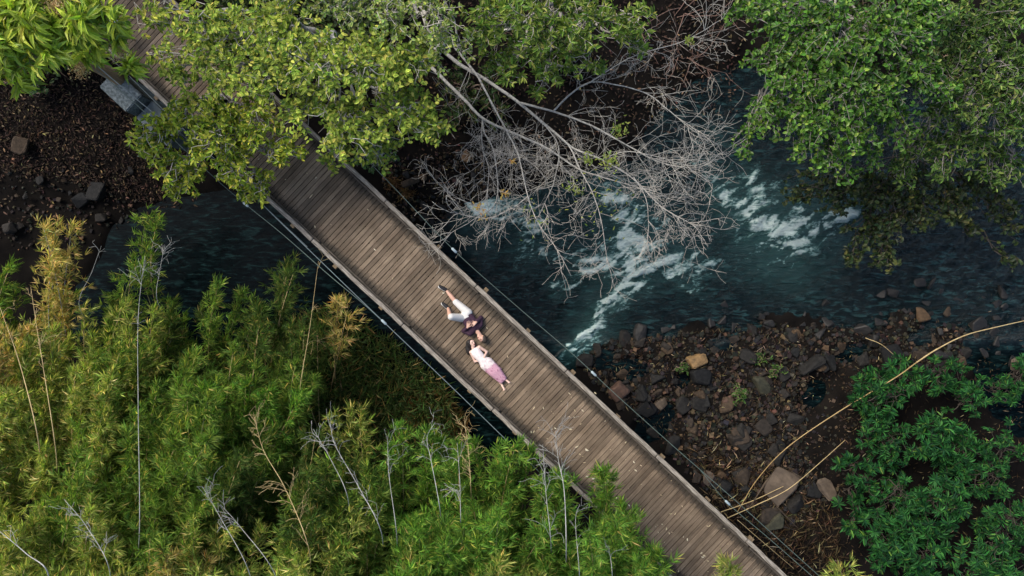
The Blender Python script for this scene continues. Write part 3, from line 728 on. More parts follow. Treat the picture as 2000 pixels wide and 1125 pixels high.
blob(bm, W(970, 722, .05), .05, W(983, 731, .022), .02); blob(bm, W(962, 731, .05), .05, W(973, 744, .022), .02)
fuse('dress', bm, M['dress'], wom, .009, 3, o0)
bm = bmesh.new()
blob(bm, hc+up_*hr*.35-fa_*hr*.35, hr*.86, hc+up_*hr*.45-fa_*hr*.02, hr*.72)
for k in range(4):
    a = W(915+k*.9, 668+k*1.2, .07); b_ = W(912.5+k*1.2, 681+k*1.5, .045); c_ = W(914+k*.8, 691-k*1.0, .03)
    blob(bm, a, .062, b_, .05); blob(bm, b_, .05, c_, .026)
blob(bm, hc+up_*hr*.3+Vector((-.05, 0, .03)), hr*.62, hc-up_*hr*.5+Vector((-.07, -.02, .0)), hr*.55)
fuse('hair', bm, M['hair'], wom, .007, 2, o0)

# ------------------------------------------------------------------ rocks
def hull_mesh(name, seed, sx=1, sy=1, sz=.6, n=13, m=None, blocky=.5):
    r = random.Random(seed); bm = bmesh.new()
    for i in range(n):
        p = Vector((r.gauss(0, 1), r.gauss(0, 1), r.gauss(0, 1))).normalized()
        q = Vector([math.copysign(abs(c)**blocky, c) for c in p])
        q = q*(.5/max(abs(q.x), abs(q.y), abs(q.z)))*r.uniform(.8, 1.0)
        bm.verts.new((q.x*sx, q.y*sy, q.z*sz))
    h = bmesh.ops.convex_hull(bm, input=bm.verts)
    bmesh.ops.delete(bm, geom=list({g for g in h['geom_interior']+h['geom_unused'] if isinstance(g, bmesh.types.BMVert)}), context='VERTS')
    bmesh.ops.dissolve_limit(bm, angle_limit=.22, verts=bm.verts, edges=bm.edges)
    bmesh.ops.bevel(bm, geom=list(bm.edges), offset=.05, segments=1, affect='EDGES')
    me = bpy.data.meshes.new(name); bm.to_mesh(me); bm.free()
    if m: me.materials.append(m)
    return me
rock_me = [hull_mesh('rock', i, 1, random.uniform(.6, .95), random.uniform(.4, .75), random.choice((9, 11, 13, 15)), M['rock']) for i in range(16)]
wet_me = [hull_mesh('rock', 100+i, 1, random.uniform(.55, .9), random.uniform(.4, .7), random.choice((9, 11, 13)), M['rock_wet']) for i in range(8)]
BIG = [  # u, v, size, squash y, height, material, turn, label, name
    (1362, 704, .62, .75, .6, 'rock_orange', .4, 'bright ochre boulder on the stony bank, its face catching the light', 'boulder'),
    (1368, 738, .72, .8, .5, 'rock', .1, 'dark squarish block of rock just below the ochre boulder', 'boulder'),
    (1520, 945, 1.15, .8, .35, 'rock_tan', .9, 'largest flat brown rock slab lying beside the yellow pole foot', 'rock_slab'),
    (1615, 955, .95, .45, .3, 'rock_tan', -1.0, 'long tan bone shaped rock alone on dark ground near the shrubs', 'rock_slab'),
    (1512, 1018, .62, .8, .5, 'rock_olive', .2, 'mossy olive block of rock at the lower end of the bank', 'boulder'),
    (1382, 935, .5, .8, .5, 'rock_tan', 1.2, 'brown rock close to the bridge kerb under the lower cable', 'boulder'),
    (1424, 785, .42, .8, .5, 'rock_red', .5, 'reddish rock beside the small green bush on the bank', 'boulder'),
    (1490, 752, .75, .6, .5, 'rock_olive', 2.0, 'dark olive flat rock in the middle of the bank', 'rock_slab'),
    (1582, 712, 1.0, .4, .45, 'rock', .5, 'long grey rock pointing to the waterline', 'rock_slab'),
    (1555, 820, .5, .8, .5, 'rock', -.4, 'brown rounded block near the right side of the stony bank', 'boulder'),
    (1740, 690, .75, .8, .6, 'rock', .3, 'dark upright block beside the top of the green shrubs', 'boulder'),
    (1990, 712, .68, .8, .6, 'rock_tan', .2, 'smooth tan boulder standing in the pale pool at the right edge', 'boulder'),
    (1685, 648, .55, .9, .6, 'rock_wet', .8, 'black pointed rock at the waterline right of the bank', 'boulder'),
    (1250, 652, .75, .6, .5, 'rock_wet', 1.5, 'dark flat sided block standing in shallow water near the rapids', 'boulder'),
    (1410, 630, .42, .9, .6, 'rock_wet', .5, 'dark round rock out in the shallow water', 'boulder'),
    (1502, 625, .5, .8, .6, 'rock_wet', 1.5, 'dark square rock in the shallows beside another', 'boulder'),
    (1795, 552, .45, .7, .6, 'rock_wet', .1, 'black rock breaking the rippled water by the hanging foliage', 'boulder'),
    (1833, 575, .45, .5, .6, 'rock_wet', 1.3, 'narrow black rock standing in the rippled water', 'boulder'),
    (1957, 570, .55, .5, .6, 'rock_wet', 1.7, 'long black rock in rippled water near the right edge', 'boulder'),
    (1908, 632, .6, .8, .55, 'rock_wet', .4, 'dark cracked rock where the dry stalk ends', 'boulder'),
    (1210, 765, .62, .9, .6, 'rock_red', .7, 'round brown rock between two small pools near the bridge', 'boulder'),
    (1290, 790, .48, .8, .6, 'rock_tan', .5, 'brown block beside the blue pool near the bridge', 'boulder'),
    (155, 392, .55, .7, .5, 'rock', .5, 'pale grey rock at the edge of the dark leaf bank', 'boulder'),
    (187, 375, .62, .9, .5, 'rock', 1.4, 'grey rock next to the dark left pool', 'boulder'),
    (40, 285, .6, .8, .5, 'rock', 1.4, 'grey rock sunk in the brown leaf litter at the left', 'boulder'),
    (16, 445, .4, .9, .6, 'rock', .3, 'small pale rock near the left edge of the photo', 'boulder'),
    (196, 425, .35, .8, .6, 'rock', .2, 'small grey rock in the dark water by the leaf bank', 'boulder'),
    (800, 355, .6, .5, .5, 'rock', .3, 'grey rock in shade between bridge and bare tree', 'boulder'),
]
for i, (u, v, sz, sq, hz, mt, an, lab, nm) in enumerate(BIG):
    me = hull_mesh(nm, 300+i*3, 1, sq, hz, 15, M[mt], .45)
    q = P(u, v, ZW); g = float(ground_z(q[0], q[1]))
    g = max(g, ZW-.12); q = P(u, v, g+.1)
    o = link(nm, me); o.location = (q[0], q[1], g+.16*sz); o.scale = (sz, sz, sz); o.rotation_euler = (random.uniform(-.2, .2), random.uniform(-.2, .2), an)
    tag(o, lab, 'rock', 'boulders along the river')
def in_poly(u, v, poly):
    c = False; n = len(poly)
    for i in range(n):
        (x0, y0), (x1, y1) = poly[i], poly[(i+1) % n]
        if (y0 > v) != (y1 > v) and u < (x1-x0)*(v-y0)/(y1-y0)+x0: c = not c
    return c
BANK = [(1105, 690), (1200, 665), (1340, 645), (1500, 625), (1560, 640), (1580, 760), (1560, 860), (1600, 960), (1500, 1040), (1380, 960), (1290, 870), (1190, 775)]
EDGE = [(1560, 640), (1720, 615), (1860, 580), (2020, 570), (2020, 700), (1900, 720), (1800, 720), (1740, 700), (1600, 720)]
SHAL = [(1180, 640), (1400, 590), (1700, 570), (1900, 540), (2010, 560), (1990, 620), (1800, 625), (1500, 640), (1200, 690)]
UPB = [(760, 320), (900, 300), (1000, 300), (960, 380), (880, 440), (800, 430), (750, 370)]
LFB = [(-10, 350), (260, 330), (300, 420), (160, 480), (-10, 500)]
LAND = [(1150, 710, 'close to the bridge kerb beside the rapids'), (1240, 745, 'around the two small pools near the bridge'), (1362, 704, 'around the ochre boulder'), (1280, 850, 'beside the blue pool next to the lower kerb'), (1424, 785, 'around the reddish rock and its weed'), (1500, 660, 'along the waterline of the stony bank'), (1520, 760, 'around the olive slab in mid bank'), (1500, 880, 'above the foot of the yellow pole'), (1520, 980, 'around the big flat slab'), (1400, 930, 'under the lower right cable'),
        (1620, 660, 'left of the black pointed rock'), (1740, 660, 'around the dark upright block above the shrubs'), (1850, 640, 'under the dry tan stalk'), (1960, 610, 'at the far right waterline'), (1950, 690, 'around the pale pool')]
def near(u, v): return min(LAND, key=lambda q: math.hypot(u-q[0], v-q[1]))[2]
def rocks(poly, n, lo, hi, meshes, lab, grp, sink=.25):
    us = [p[0] for p in poly]; vv = [p[1] for p in poly]; k = 0
    while k < n:
        u, v = random.uniform(min(us), max(us)), random.uniform(min(vv), max(vv))
        if not in_poly(u, v, poly): continue
        q = P(u, v, ZW); g = float(ground_z(q[0], q[1])); z = max(g, ZW-.10)
        sz = lo+(hi-lo)*random.random()**2.2
        o = link('rock', random.choice(meshes)); q = P(u, v, z)
        o.location = (q[0], q[1], z+sz*(.3-sink)); o.scale = (sz, sz*random.uniform(.8, 1.2), sz); o.rotation_euler = (random.uniform(-.4, .4), random.uniform(-.4, .4), random.uniform(0, 6.28))
        tag(o, lab.format(near(u, v)), 'rock', grp); k += 1
rocks(BANK, 170, .17, .66, rock_me, 'small angular rock {}', 'rocks of the stony bank')
rocks(EDGE, 80, .16, .62, rock_me+wet_me*2, 'dark angular waterside rock {}', 'rocks of the right waterline', .2)
rocks(SHAL, 46, .18, .55, wet_me, 'wet black rock in shallow water {}', 'rocks in the shallows', .2)
rocks(UPB, 26, .14, .42, rock_me+wet_me, 'dark rock in shade on the bank between bridge and bare tree', 'rocks in shade above the bridge')
rocks(LFB, 14, .14, .36, rock_me+wet_me, 'dark rock along the left leaf covered bank', 'rocks by the left pool')

def scatter(poly, n):
    us = np.array([p[0] for p in poly]); vv = np.array([p[1] for p in poly]); out = []
    while len(out) < n:
        u, v = random.uniform(us.min(), us.max()), random.uniform(vv.min(), vv.max())
        if in_poly(u, v, poly): out.append((u, v))
    a = np.array(out); k = TANH*(CAM_H-ZW)/1000
    x = (a[:, 0]-1000)*k; y = (562.5-a[:, 1])*k; return x, y
# pebbles: one mass
def pebble_mass(polys):
    base = np.array([(-.5, -.4, -.2), (.45, -.5, -.2), (.5, .4, -.2), (-.4, .5, -.2), (-.35, -.25, .25), (.3, -.35, .3), (.38, .22, .22), (-.25, .36, .28)])
    fq = np.array([[0, 3, 2, 1], [4, 5, 6, 7], [0, 1, 5, 4], [1, 2, 6, 5], [2, 3, 7, 6], [3, 0, 4, 7]])
    V = []; C = []; n_ = 0
    for poly, n, lo, hi in polys:
        x, y = scatter(poly, n); z = ground_z(x, y); ok = z > ZW-.15; x, y, z = x[ok], y[ok], z[ok]; n = len(x)
        s = lo+(hi-lo)*RG.random(n)**2; a = RG.random(n)*6.28
        v = base[None]*(s[:, None, None]*RG.uniform(.7, 1.2, (n, 1, 3)))+RG.normal(0, .06, (n, 8, 3))*s[:, None, None]
        ca, sa = np.cos(a)[:, None], np.sin(a)[:, None]
        w = np.stack([v[..., 0]*ca-v[..., 1]*sa, v[..., 0]*sa+v[..., 1]*ca, v[..., 2]+.3*v[..., 0]*RG.normal(0, 1, (n, 1))], -1)+np.stack([x, y, z+s*.12], -1)[:, None]
        V.append(w.reshape(-1, 3)); C.append(np.repeat(pal(n, [(.014, .014, .013), (.024, .020, .016), (.042, .031, .022), (.085, .058, .034)], [5, 4, 2.2, .8], .3), 8, 0))
    V = np.concatenate(V); C = np.concatenate(C); n = len(V)//8
    return np_mesh('pebbles', V, [(fq[None]+(np.arange(n)*8)[:, None, None]).reshape(-1, 4)], False, C)
o = link('pebbles', pebble_mass([(BANK, 3000, .05, .17), (EDGE, 1300, .05, .17), (UPB, 500, .05, .14), (LFB, 300, .05, .14), ([(1480, 640), (1760, 660), (1700, 880), (1500, 1080), (1450, 900)], 900, .04, .12)]), M['pebble'])
tag(o, 'small broken stones covering the river banks', 'pebbles', kind='stuff')

# fallen leaves and straw
def litter(name, lab, areas, cols, wts, mt='dry', T=T_OVAL):
    Lf = Leaves()
    for poly, n, l0, l1, wd in areas:
        x, y = scatter(poly, n); z = ground_z(x, y)+.02+RG.random(n)*.06; z = np.maximum(z, ZW+.012)
        d = rnd(n); d[:, 2] *= .25; up = rnd(n, .45)+np.array((0, 0, 1.))
        L = RG.uniform(l0, l1, n); Lf.add(np.stack([x, y, z], -1), d, up, L, L*wd, pal(n, cols, wts, .3))
    o = Lf.build(name, M[mt], None, T); tag(o, lab, 'litter', kind='stuff'); return o
BROWN = [(0.017, 0.011, 0.009), (0.032, 0.020, 0.014), (0.056, 0.036, 0.024), (0.112, 0.078, 0.047), (0.203, 0.148, 0.076)]
LITB = [(-60, 60), (240, 100), (330, 210), (400, 330), (300, 400), (160, 360), (-60, 330)]
LITD = [(-60, 330), (300, 330), (420, 390), (250, 440), (-60, 470)]
litter('leaf_litter', 'brown fallen leaves covering the bank below the mango tree', [(LITB, 9000, .05, .14, .30), (LITD, 420, .07, .16, .36), ([(700, -20), (1450, -20), (1440, 220), (1300, 260), (1000, 330), (760, 340)], 3500, .06, .14, .4)], BROWN, [5, 5, 3, 1.0, .35])
STRAW = [(.03, .018, .011), (.06, .039, .021), (.13, .092, .05), (.32, .25, .15)]
litter('dry_straw', 'dry straw and bamboo leaves strewn over the stony bank', [(BANK, 2200, .08, .22, .10), ([(1330, 860), (1480, 900), (1620, 1000), (1640, 1125), (1500, 1125), (1400, 1010)], 2300, .10, .42, .05), ([(1480, 640), (1760, 660), (1700, 880), (1520, 1100), (1450, 900)], 800, .06, .16, .16), (EDGE, 160, .06, .15, .14), (UPB, 420, .06, .16, .2), ([(1640, 700), (2010, 700), (2010, 1125), (1600, 1125)], 1500, .06, .2, .15)], STRAW, [4, 4, 2, .8], 'dry', T_NARROW)

# single fallen leaves on the deck
Lf = []
for i in range(6):
    A = Leaves(); n = 1; A.add(np.zeros((1, 3)), np.array([[1., 0, .05]]), np.array([[0, .2*(i-2), 1.]]), 1.0, (.2, .26, .34, .16, .3, .42)[i], pal(1, [(.48, .40, .28), (.36, .28, .17), (.55, .48, .36)], None, .1))
    t = A.build('tmp', M['dry'], None, T_LONG); Lf.append(t.data); bpy.data.objects.remove(t)
DL = [(604, 388, .17), (570, 430, .09), (560, 350, .06), (601, 340, .05), (618, 345, .06), (735, 489, .08), (648, 440, .05), (1040, 800, .13), (1165, 770, .09), (980, 813, .12), (1130, 870, .12), (1150, 880, .12)]
while len(DL) < 120:
    s_ = random.uniform(-2, 16.5); s_ = s_ if random.random() < .22 else random.uniform(8.5, 16.5); t_ = random.uniform(-.85, .85); q = B(s_, t_)
    DL.append((q.x*75.1+1000, 562.5-q.y*75.1, random.uniform(.03, .10)))
for i, (u, v, L) in enumerate(DL):
    o = link('fallen_leaf', Lf[i % 6]); q = W(u, v, .012); o.location = q; o.scale = (L, L*random.uniform(.8, 1.2), L); o.rotation_euler = (random.uniform(-.1, .1), random.uniform(-.1, .1), random.uniform(0, 6.28))
    if i == 0: tag(o, 'largest pale curled leaf on the deck near the overhanging green branch', 'leaf', 'fallen leaves on the deck')
    else:
        sp_ = (u-593)/75.1*.729+(v-347)/75.1*.6845
        tag(o, 'small pale dry leaf on the deck ' + ('between the green branch and the lying couple' if sp_ < 4 else 'beside the lying couple' if sp_ < 8 else 'just below the feet of the couple' if sp_ < 10.5 else 'beside the white dead culms' if sp_ < 12.5 else 'beside the bright bamboo fans' if sp_ < 14.5 else 'at the bottom end of the bridge'), 'leaf', 'fallen leaves on the deck')

# ------------------------------------------------------------------ trees
def stray(a, b, n, amp):
    """wandering twig from a to b"""
    t = np.linspace(0, 1, n)[:, None]; p = (1-t)*a+t*b
    w = np.cumsum(RG.normal(0, amp/n, (n, 3)), 0); w -= t*w[-1]
    return p+w
KIND = {  # leaves per tip, spread along twig, forward a, radial b, length, width, template, droop
    'mango': (18, .18, .5, 1.0, .36, .070, T_LONG, -.22),
    'pinnate': (30, .75, .55, .8, .12, .060, T_OVAL, -.1),
    'lance': (24, .6, .6, .9, .15, .052, T_OVAL, -.12),
    'whorl': (20, .5, .5, .95, .19, .052, T_OVAL, -.1),
    'ovate': (18, .8, .5, .9, .155, .088, T_OVAL, -.08),
    'olive': (17, .7, .5, .9, .15, .055, T_OVAL, -.25),
    'fan': (32, .22, .35, 1.0, .20, .042, T_OVAL, -.05),
}
def put_leaves(Lf, tw, kind, cols, wts, jit=.2, sc=1.0, dens=1.0):
    k, along, a, b, L, Wd, T, droop = KIND[kind]
    k = max(3, int(k*dens)); n = len(tw); i = 1-along*RG.random(k)**1.3 if along > .3 else 1-along*RG.random(k)
    pos = np.array([tw[min(int(x*(n-1)), n-2)]*(1-(x*(n-1)) % 1)+tw[min(int(x*(n-1))+1, n-1)]*((x*(n-1)) % 1) for x in i])
    ax = norm(tw[-1]-tw[-2]); r = rnd(k); r -= (r@ax)[:, None]*ax; r = norm(r)
    if kind == 'pinnate':                       # leaflets stand in pairs on either side of a stalk
        st = norm(rnd(3)+ax*.6+np.array((0, 0, .15))); g = RG.integers(0, 3, k); f = RG.random(k)
        stp = pos[RG.integers(0, k, 3)]
        pos = stp[g]+st[g]*(f*.30*sc)[:, None]; sd = norm(np.cross(st[g], np.array((0, 0, 1.))+rnd(k, .15)))*RG.choice((-1, 1), k)[:, None]
        d = norm(sd+st[g]*.55+rnd(k, .12))
    else:
        d = norm(ax*a*RG.uniform(.4, 1.5, (k, 1))+r*b+np.array((0, 0, droop))+rnd(k, .12))
    up = rnd(k, .35)+np.array((0, 0, 1.))
    LL = L*sc*RG.uniform(.65, 1.2, k)
    Lf.add(pos, d, up, LL, LL*Wd/L, pal(k, cols, wts, jit)*np.exp(RG.normal(0, .10)))
def tree(name, lab, cat, base, fork, blobs, kind, cols, wts, tips=1.0, r0=.12, bark='bark', twig='twig_pale', sc=1.0, dens=1.0, grp=None, jit=.2, floor=-.25):
    root = empty(name, base); b0 = np.array(base, float)
    tag(root, lab, cat, grp)
    fork = np.array(fork, float)
    Tk = Tubes(); Tw = Tubes(); Lf = Leaves()
    tr = stray(b0*0+np.array((0, 0, -.3)), fork-b0, 7, .5); Tk.add(tr, r0, r0*.7, 8)
    for (u, v, z, rpx, flat) in blobs:
        c = P(u, v, z)-b0; R = rpx*TANH*(CAM_H-z)/1000
        st = tr[RG.integers(4, 7)]
        lm = stray(st, c, 9, .9); Tk.add(lm, r0*.5, .018, 6)
        n = max(6, int(tips*R*R*21))
        for k in range(n):
            d = rnd(1)[0]; d /= np.linalg.norm(d); 
            if d[2] < floor: d[2] *= -.7
            tip = c+d*np.array((R, R, R*flat))*RG.uniform(.35, 1.0)**.6
            s0 = lm[RG.integers(5, 9)]+rnd(1, .06*R)[0]
            tw = stray(s0, tip, 6, .5); Tw.add(tw, .013, .005, 3)
            put_leaves(Lf, tw, kind, cols, wts, jit, sc, dens)
    Tk.build('trunk', M[bark], root); tag(Tw.build('twigs', M[twig], root), kind='stuff')
    tag(Lf.build('crown', M['leaf_gloss' if kind in ('ovate', 'mango') else 'leaf'], root, KIND[kind][6]), kind='stuff')
    return root
def gpos(u, v, dz=0.0):
    q = P(u, v, ZW+.8); return (q[0], q[1], float(ground_z(q[0], q[1]))+dz)

M['bark_dark'] = m_noise('dark_bark', (.03, .024, .018), (.075, .06, .045), 14, .9, .4)
# mango at the upper left, flowering
MG = [(0.260, 0.338, 0.039), (0.377, 0.450, 0.050), (0.494, 0.525, 0.077), (0.143, 0.213, 0.033)]
mango = tree('mango_tree', 'bright yellow green mango tree with long drooping leaves in the upper left corner', 'tree', gpos(20, 60), P(-10, 40, 2.6),
     [(30, 25, 5.0, 75, .5), (95, 20, 4.6, 50, .5), (60, 100, 4.6, 60, .5), (30, 150, 4.2, 40, .5), (150, 25, 4.6, 55, .5), (205, 40, 4.3, 42, .5), (215, 75, 4.0, 34, .5), (130, 55, 4.4, 40, .5), (178, 102, 3.4, 16, .4), (258, 128, 3.3, 16, .4), (106, 96, 4.0, 20, .4), (-40, 80, 5, 80, .6)],
     'mango', MG, [4, 4, 2.5, 2], 2.2, .2, 'bark_brown', 'bark_brown', 1.0, 1.0)
FL = Leaves()
for (u, v, z) in ((158, 132, 3.2), (232, 96, 3.8), (20, 122, 4.6), (110, 8, 4.8)):
    b0 = P(u, v, z)-np.array(mango.location); n = 420; pts = b0+rnd(n, .11)*np.array((1, 1, .6)); FL.add(pts, rnd(n), rnd(n), .06, .02, pal(n, [(.50, .36, .15), (.42, .26, .13), (.58, .46, .24)], None, .2))
tag(FL.build('flowers', M['dry'], mango, T_NARROW), kind='stuff')

YG = [(0.1602, 0.2173, 0.0243), (0.2464, 0.3024, 0.0369), (0.3573, 0.3752, 0.0531), (0.4682, 0.4357, 0.0810), (0.0862, 0.1389, 0.0207)]
tree('leaning_tree', 'yellow green leafy tree whose branches hang across the footbridge deck', 'tree', gpos(420, 120), P(440, 200, .9),
     [(300, 265, 2.0, 55, .5), (350, 320, 1.8, 62, .5), (430, 270, 2.3, 75, .5), (470, 330, 2.0, 50, .5), (360, 225, 2.2, 48, .5), (345, 378, 1.6, 26, .4), (515, 365, 1.5, 36, .4), (500, 240, 2.3, 62, .5), (560, 290, 2.0, 48, .5), (280, 300, 1.9, 32, .5), (480, 382, 1.4, 16, .4)],
     'lance', YG, [3, 4, 3, 1.2, 2], 3.0, .12, 'bark', 'twig_pale', 1.0)
OG = [(0.1518, 0.2173, 0.0306), (0.2277, 0.2946, 0.0423), (0.3289, 0.3651, 0.0612), (0.4554, 0.4469, 0.0891), (0.0828, 0.1355, 0.0225)]
tree('spreading_tree', 'olive green feathery tree with pale twigs above the middle of the bridge', 'tree', gpos(640, 60), P(640, 90, 1.2),
     [(450, 70, 2.8, 70, .5), (540, 50, 3.2, 80, .5), (520, 160, 2.8, 72, .5), (620, 130, 3.2, 85, .5), (600, 220, 2.4, 62, .5), (690, 250, 2.2, 72, .5), (720, 130, 3.0, 80, .5), (790, 220, 2.2, 72, .5), (800, 120, 2.8, 70, .5), (850, 250, 1.8, 46, .5), (390, 40, 3.0, 46, .5), (430, 150, 2.5, 38, .4), (740, 300, 1.2, 40, .5), (350, 70, 2.6, 34, .4), (340, 130, 2.4, 30, .4), (660, 300, 1.0, 36, .5), (320, 15, 2.6, 36, .4), (395, 110, 2.5, 40, .4), (310, 100, 2.2, 26, .4), (285, 40, 2.4, 24, .4), (350, 165, 2.2, 30, .4), (400, 190, 2.2, 30, .4)],
     'pinnate', OG, [3, 4, 3, 1.4, 2], 2.5, .13, 'bark_pale', 'twig_pale', 1.0)
tree('round_leaved_tree', 'yellow green tree along the top edge left of the lanceolate crown', 'tree', gpos(800, -60), P(780, -30, 1.4),
     [(660, 20, 3.2, 70, .5), (760, 30, 3.3, 75, .5), (850, 40, 3.2, 70, .5), (840, 130, 2.6, 60, .5), (900, 90, 2.6, 50, .5), (580, -20, 3.2, 60, .5)],
     'ovate', [(.15, .21, .045), (.22, .28, .065), (.30, .33, .085), (.08, .13, .03)], [3, 4, 2, 2], 2.2, .13, 'bark_pale', 'twig_pale', .62, 1.4)
tree('whorled_tree', 'green tree with whorls of narrow leaves at the top right of the bare branches', 'tree', gpos(1080, -40), P(1080, 0, 1.0),
     [(960, 40, 2.4, 70, .5), (1050, 30, 2.8, 80, .5), (1150, 40, 2.8, 80, .5), (1235, 40, 2.4, 52, .5), (990, 120, 1.8, 62, .5), (1070, 130, 1.6, 52, .5), (1150, 110, 2.0, 46, .5), (1240, 90, 1.8, 30, .5), (1060, 170, 1.2, 32, .4)],
     'whorl', [(.10, .17, .03), (.16, .235, .045), (.23, .28, .06), (.30, .32, .085), (.05, .09, .02)], [3, 4, 2.5, 1, 2], 2.3, .12, 'bark', 'twig_pale', .95)
GR = [(0.0504, 0.1200, 0.0162), (0.0720, 0.1650, 0.0216), (0.1104, 0.2150, 0.0270), (0.1920, 0.2700, 0.0405), (0.0264, 0.0700, 0.0126)]
tree('broad_leaved_tree', 'vivid green broad leaved tree leaning over the rapids at the upper right', 'tree', gpos(1620, -40), P(1620, 20, .6),
     [(1480, 30, 1.6, 58, .5), (1560, 50, 2.0, 80, .5), (1640, 70, 2.3, 85, .5), (1740, 60, 2.4, 85, .5), (1800, 70, 2.2, 56, .5), (1500, 120, 1.4, 58, .5), (1570, 150, 1.8, 75, .5), (1660, 170, 2.0, 80, .5), (1720, 190, 1.9, 56, .5), (1500, 230, 1.2, 52, .5), (1580, 240, 1.5, 66, .5), (1660, 265, 1.5, 60, .5), (1450, 285, .6, 34, .4), (1620, 325, 1.0, 40, .4), (1570, 300, 1.0, 40, .5), (1655, 345, .7, 22, .4), (1790, 140, 2.0, 60, .5), (1820, 30, 2.4, 60, .5), (1830, 180, 1.6, 55, .5), (1760, 250, 1.0, 50, .5), (1700, 310, .6, 36, .4), (1430, 20, 1.4, 34, .5)],
     'ovate', GR, [3, 4, 3, 1.1, 2.4], 3.4, .07, 'bark', 'bark', .80)
OL = [(.060, .115, .024), (.092, .16, .032), (.14, .20, .046), (.030, .065, .016), (.22, .25, .07)]
tree('olive_leaved_tree', 'dull olive green tree with pale drooping twigs at the upper right edge', 'tree', gpos(1960, 60), P(1930, 110, .4),
     [(1880, 40, 1.8, 66, .5), (1960, 30, 2.2, 75, .5), (1960, 120, 2.0, 70, .5), (1870, 130, 1.4, 60, .5), (1920, 210, 1.4, 66, .5), (1985, 250, 1.4, 60, .5), (1850, 230, .8, 52, .5), (1900, 300, .6, 50, .5), (1980, 340, .6, 40, .5), (1840, 310, .2, 50, .4), (1790, 300, .0, 44, .4), (1760, 340, -.3, 40, .4), (1930, 330, .2, 50, .4), (1990, 180, 1.8, 70, .5)],
     'olive', OL, [3, 3, 2, 3, .8], 3.0, .06, 'bark', 'bark', 1.0)
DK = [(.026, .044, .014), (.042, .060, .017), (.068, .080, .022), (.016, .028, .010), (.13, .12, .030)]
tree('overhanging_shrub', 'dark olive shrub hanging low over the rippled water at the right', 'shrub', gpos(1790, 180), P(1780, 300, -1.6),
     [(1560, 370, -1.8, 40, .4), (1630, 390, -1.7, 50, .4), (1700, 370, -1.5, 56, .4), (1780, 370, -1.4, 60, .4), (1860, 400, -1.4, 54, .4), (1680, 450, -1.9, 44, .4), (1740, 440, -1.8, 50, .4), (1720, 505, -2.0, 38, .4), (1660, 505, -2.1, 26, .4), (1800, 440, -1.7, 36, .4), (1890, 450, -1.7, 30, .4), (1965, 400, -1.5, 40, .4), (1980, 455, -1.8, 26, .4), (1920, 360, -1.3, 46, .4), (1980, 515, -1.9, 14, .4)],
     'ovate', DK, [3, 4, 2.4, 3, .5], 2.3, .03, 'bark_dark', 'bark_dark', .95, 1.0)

# unseen trees added behind the mango to shade that end of the bridge
for (x, y, lab) in ((-15.2, 10.6, 'unseen tall tree added for shade behind the mango beyond the left corner'), (-11.0, 13.2, 'unseen tall tree added for shade beyond the upper end of the bridge')):
    g = float(ground_z(x, y)); c_ = lambda dx, dy, dz: (1000+(x+dx)/(TANH*(CAM_H-7-dz)/1000), 562.5-(y+dy)/(TANH*(CAM_H-7-dz)/1000), 7+dz, 150, .5)
    tree('shade_tree', lab, 'tree', (x, y, g), (x, y, 3.5), [c_(0, 0, .6), c_(1.5, .8, 0), c_(-1.5, 1, 0), c_(.8, -1.4, -.3), c_(-1.2, -1.4, 0), c_(2.2, -.4, -.4)], 'ovate', [(.10, .17, .03), (.06, .12, .02)], [1, 1], 1.3, .2, 'bark', 'bark', 1.4, 1.0, 'unseen trees added for shade')
# undergrowth below the upper trees
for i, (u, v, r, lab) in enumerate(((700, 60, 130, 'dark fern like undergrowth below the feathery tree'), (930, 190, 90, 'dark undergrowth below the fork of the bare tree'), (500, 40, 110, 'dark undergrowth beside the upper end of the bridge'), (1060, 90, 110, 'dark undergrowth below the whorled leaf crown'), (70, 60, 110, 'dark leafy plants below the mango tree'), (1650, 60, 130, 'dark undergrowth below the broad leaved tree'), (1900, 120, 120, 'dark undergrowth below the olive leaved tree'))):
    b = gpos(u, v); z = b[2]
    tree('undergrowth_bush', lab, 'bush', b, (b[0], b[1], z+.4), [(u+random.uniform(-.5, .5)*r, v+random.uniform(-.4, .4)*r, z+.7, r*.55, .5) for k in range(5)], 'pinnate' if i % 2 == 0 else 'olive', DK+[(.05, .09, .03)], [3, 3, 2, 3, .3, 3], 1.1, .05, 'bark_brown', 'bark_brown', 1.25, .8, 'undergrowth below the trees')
tree('bank_plant', 'small green leafy plant on the brown leaf bank below the mango', 'plant', gpos(70, 178), np.array(gpos(70, 178))+np.array((0, 0, .3)), [(70, 178, -2.0, 22, .5)], 'ovate', [(.03, .06, .02), (.05, .09, .03)], [1, 1], 3, .02, 'bark_brown', 'bark_brown', .8)
tree('creeper_plant', 'bright round leaved creeper hanging at the right kerb of the bridge', 'plant', gpos(740, 290), P(735, 300, -.2), [(735, 320, .1, 26, .5), (705, 305, .2, 26, .5), (760, 285, .1, 36, .5)], 'ovate', [(.06, .12, .03), (.1, .17, .04), (.035, .075, .02)], [2, 2, 2], 3, .03, 'bark_brown', 'twig_pale', .6)
for (u, v, r, lab) in ((1338, 718, 13, 'small green weed beside the ochre boulder'), (1440, 770, 20, 'green tuft of weed beside the reddish rock'), (1480, 700, 12, 'thin green weed growing higher on the stony bank'), (1515, 725, 12, 'small pale green weed at the right of the stony bank')):
    b = gpos(u, v); tree('bank_weed', lab, 'weed', b, np.array(b)+np.array((0, 0, .1)), [(u, v, b[2]+.15, r, .6)], 'lance', [(.04, .09, .02), (.07, .13, .03), (.14, .17, .05)], [3, 3, 1], 8, .008, 'bark_brown', 'bark_brown', .8, .6, 'weeds on the stony bank')

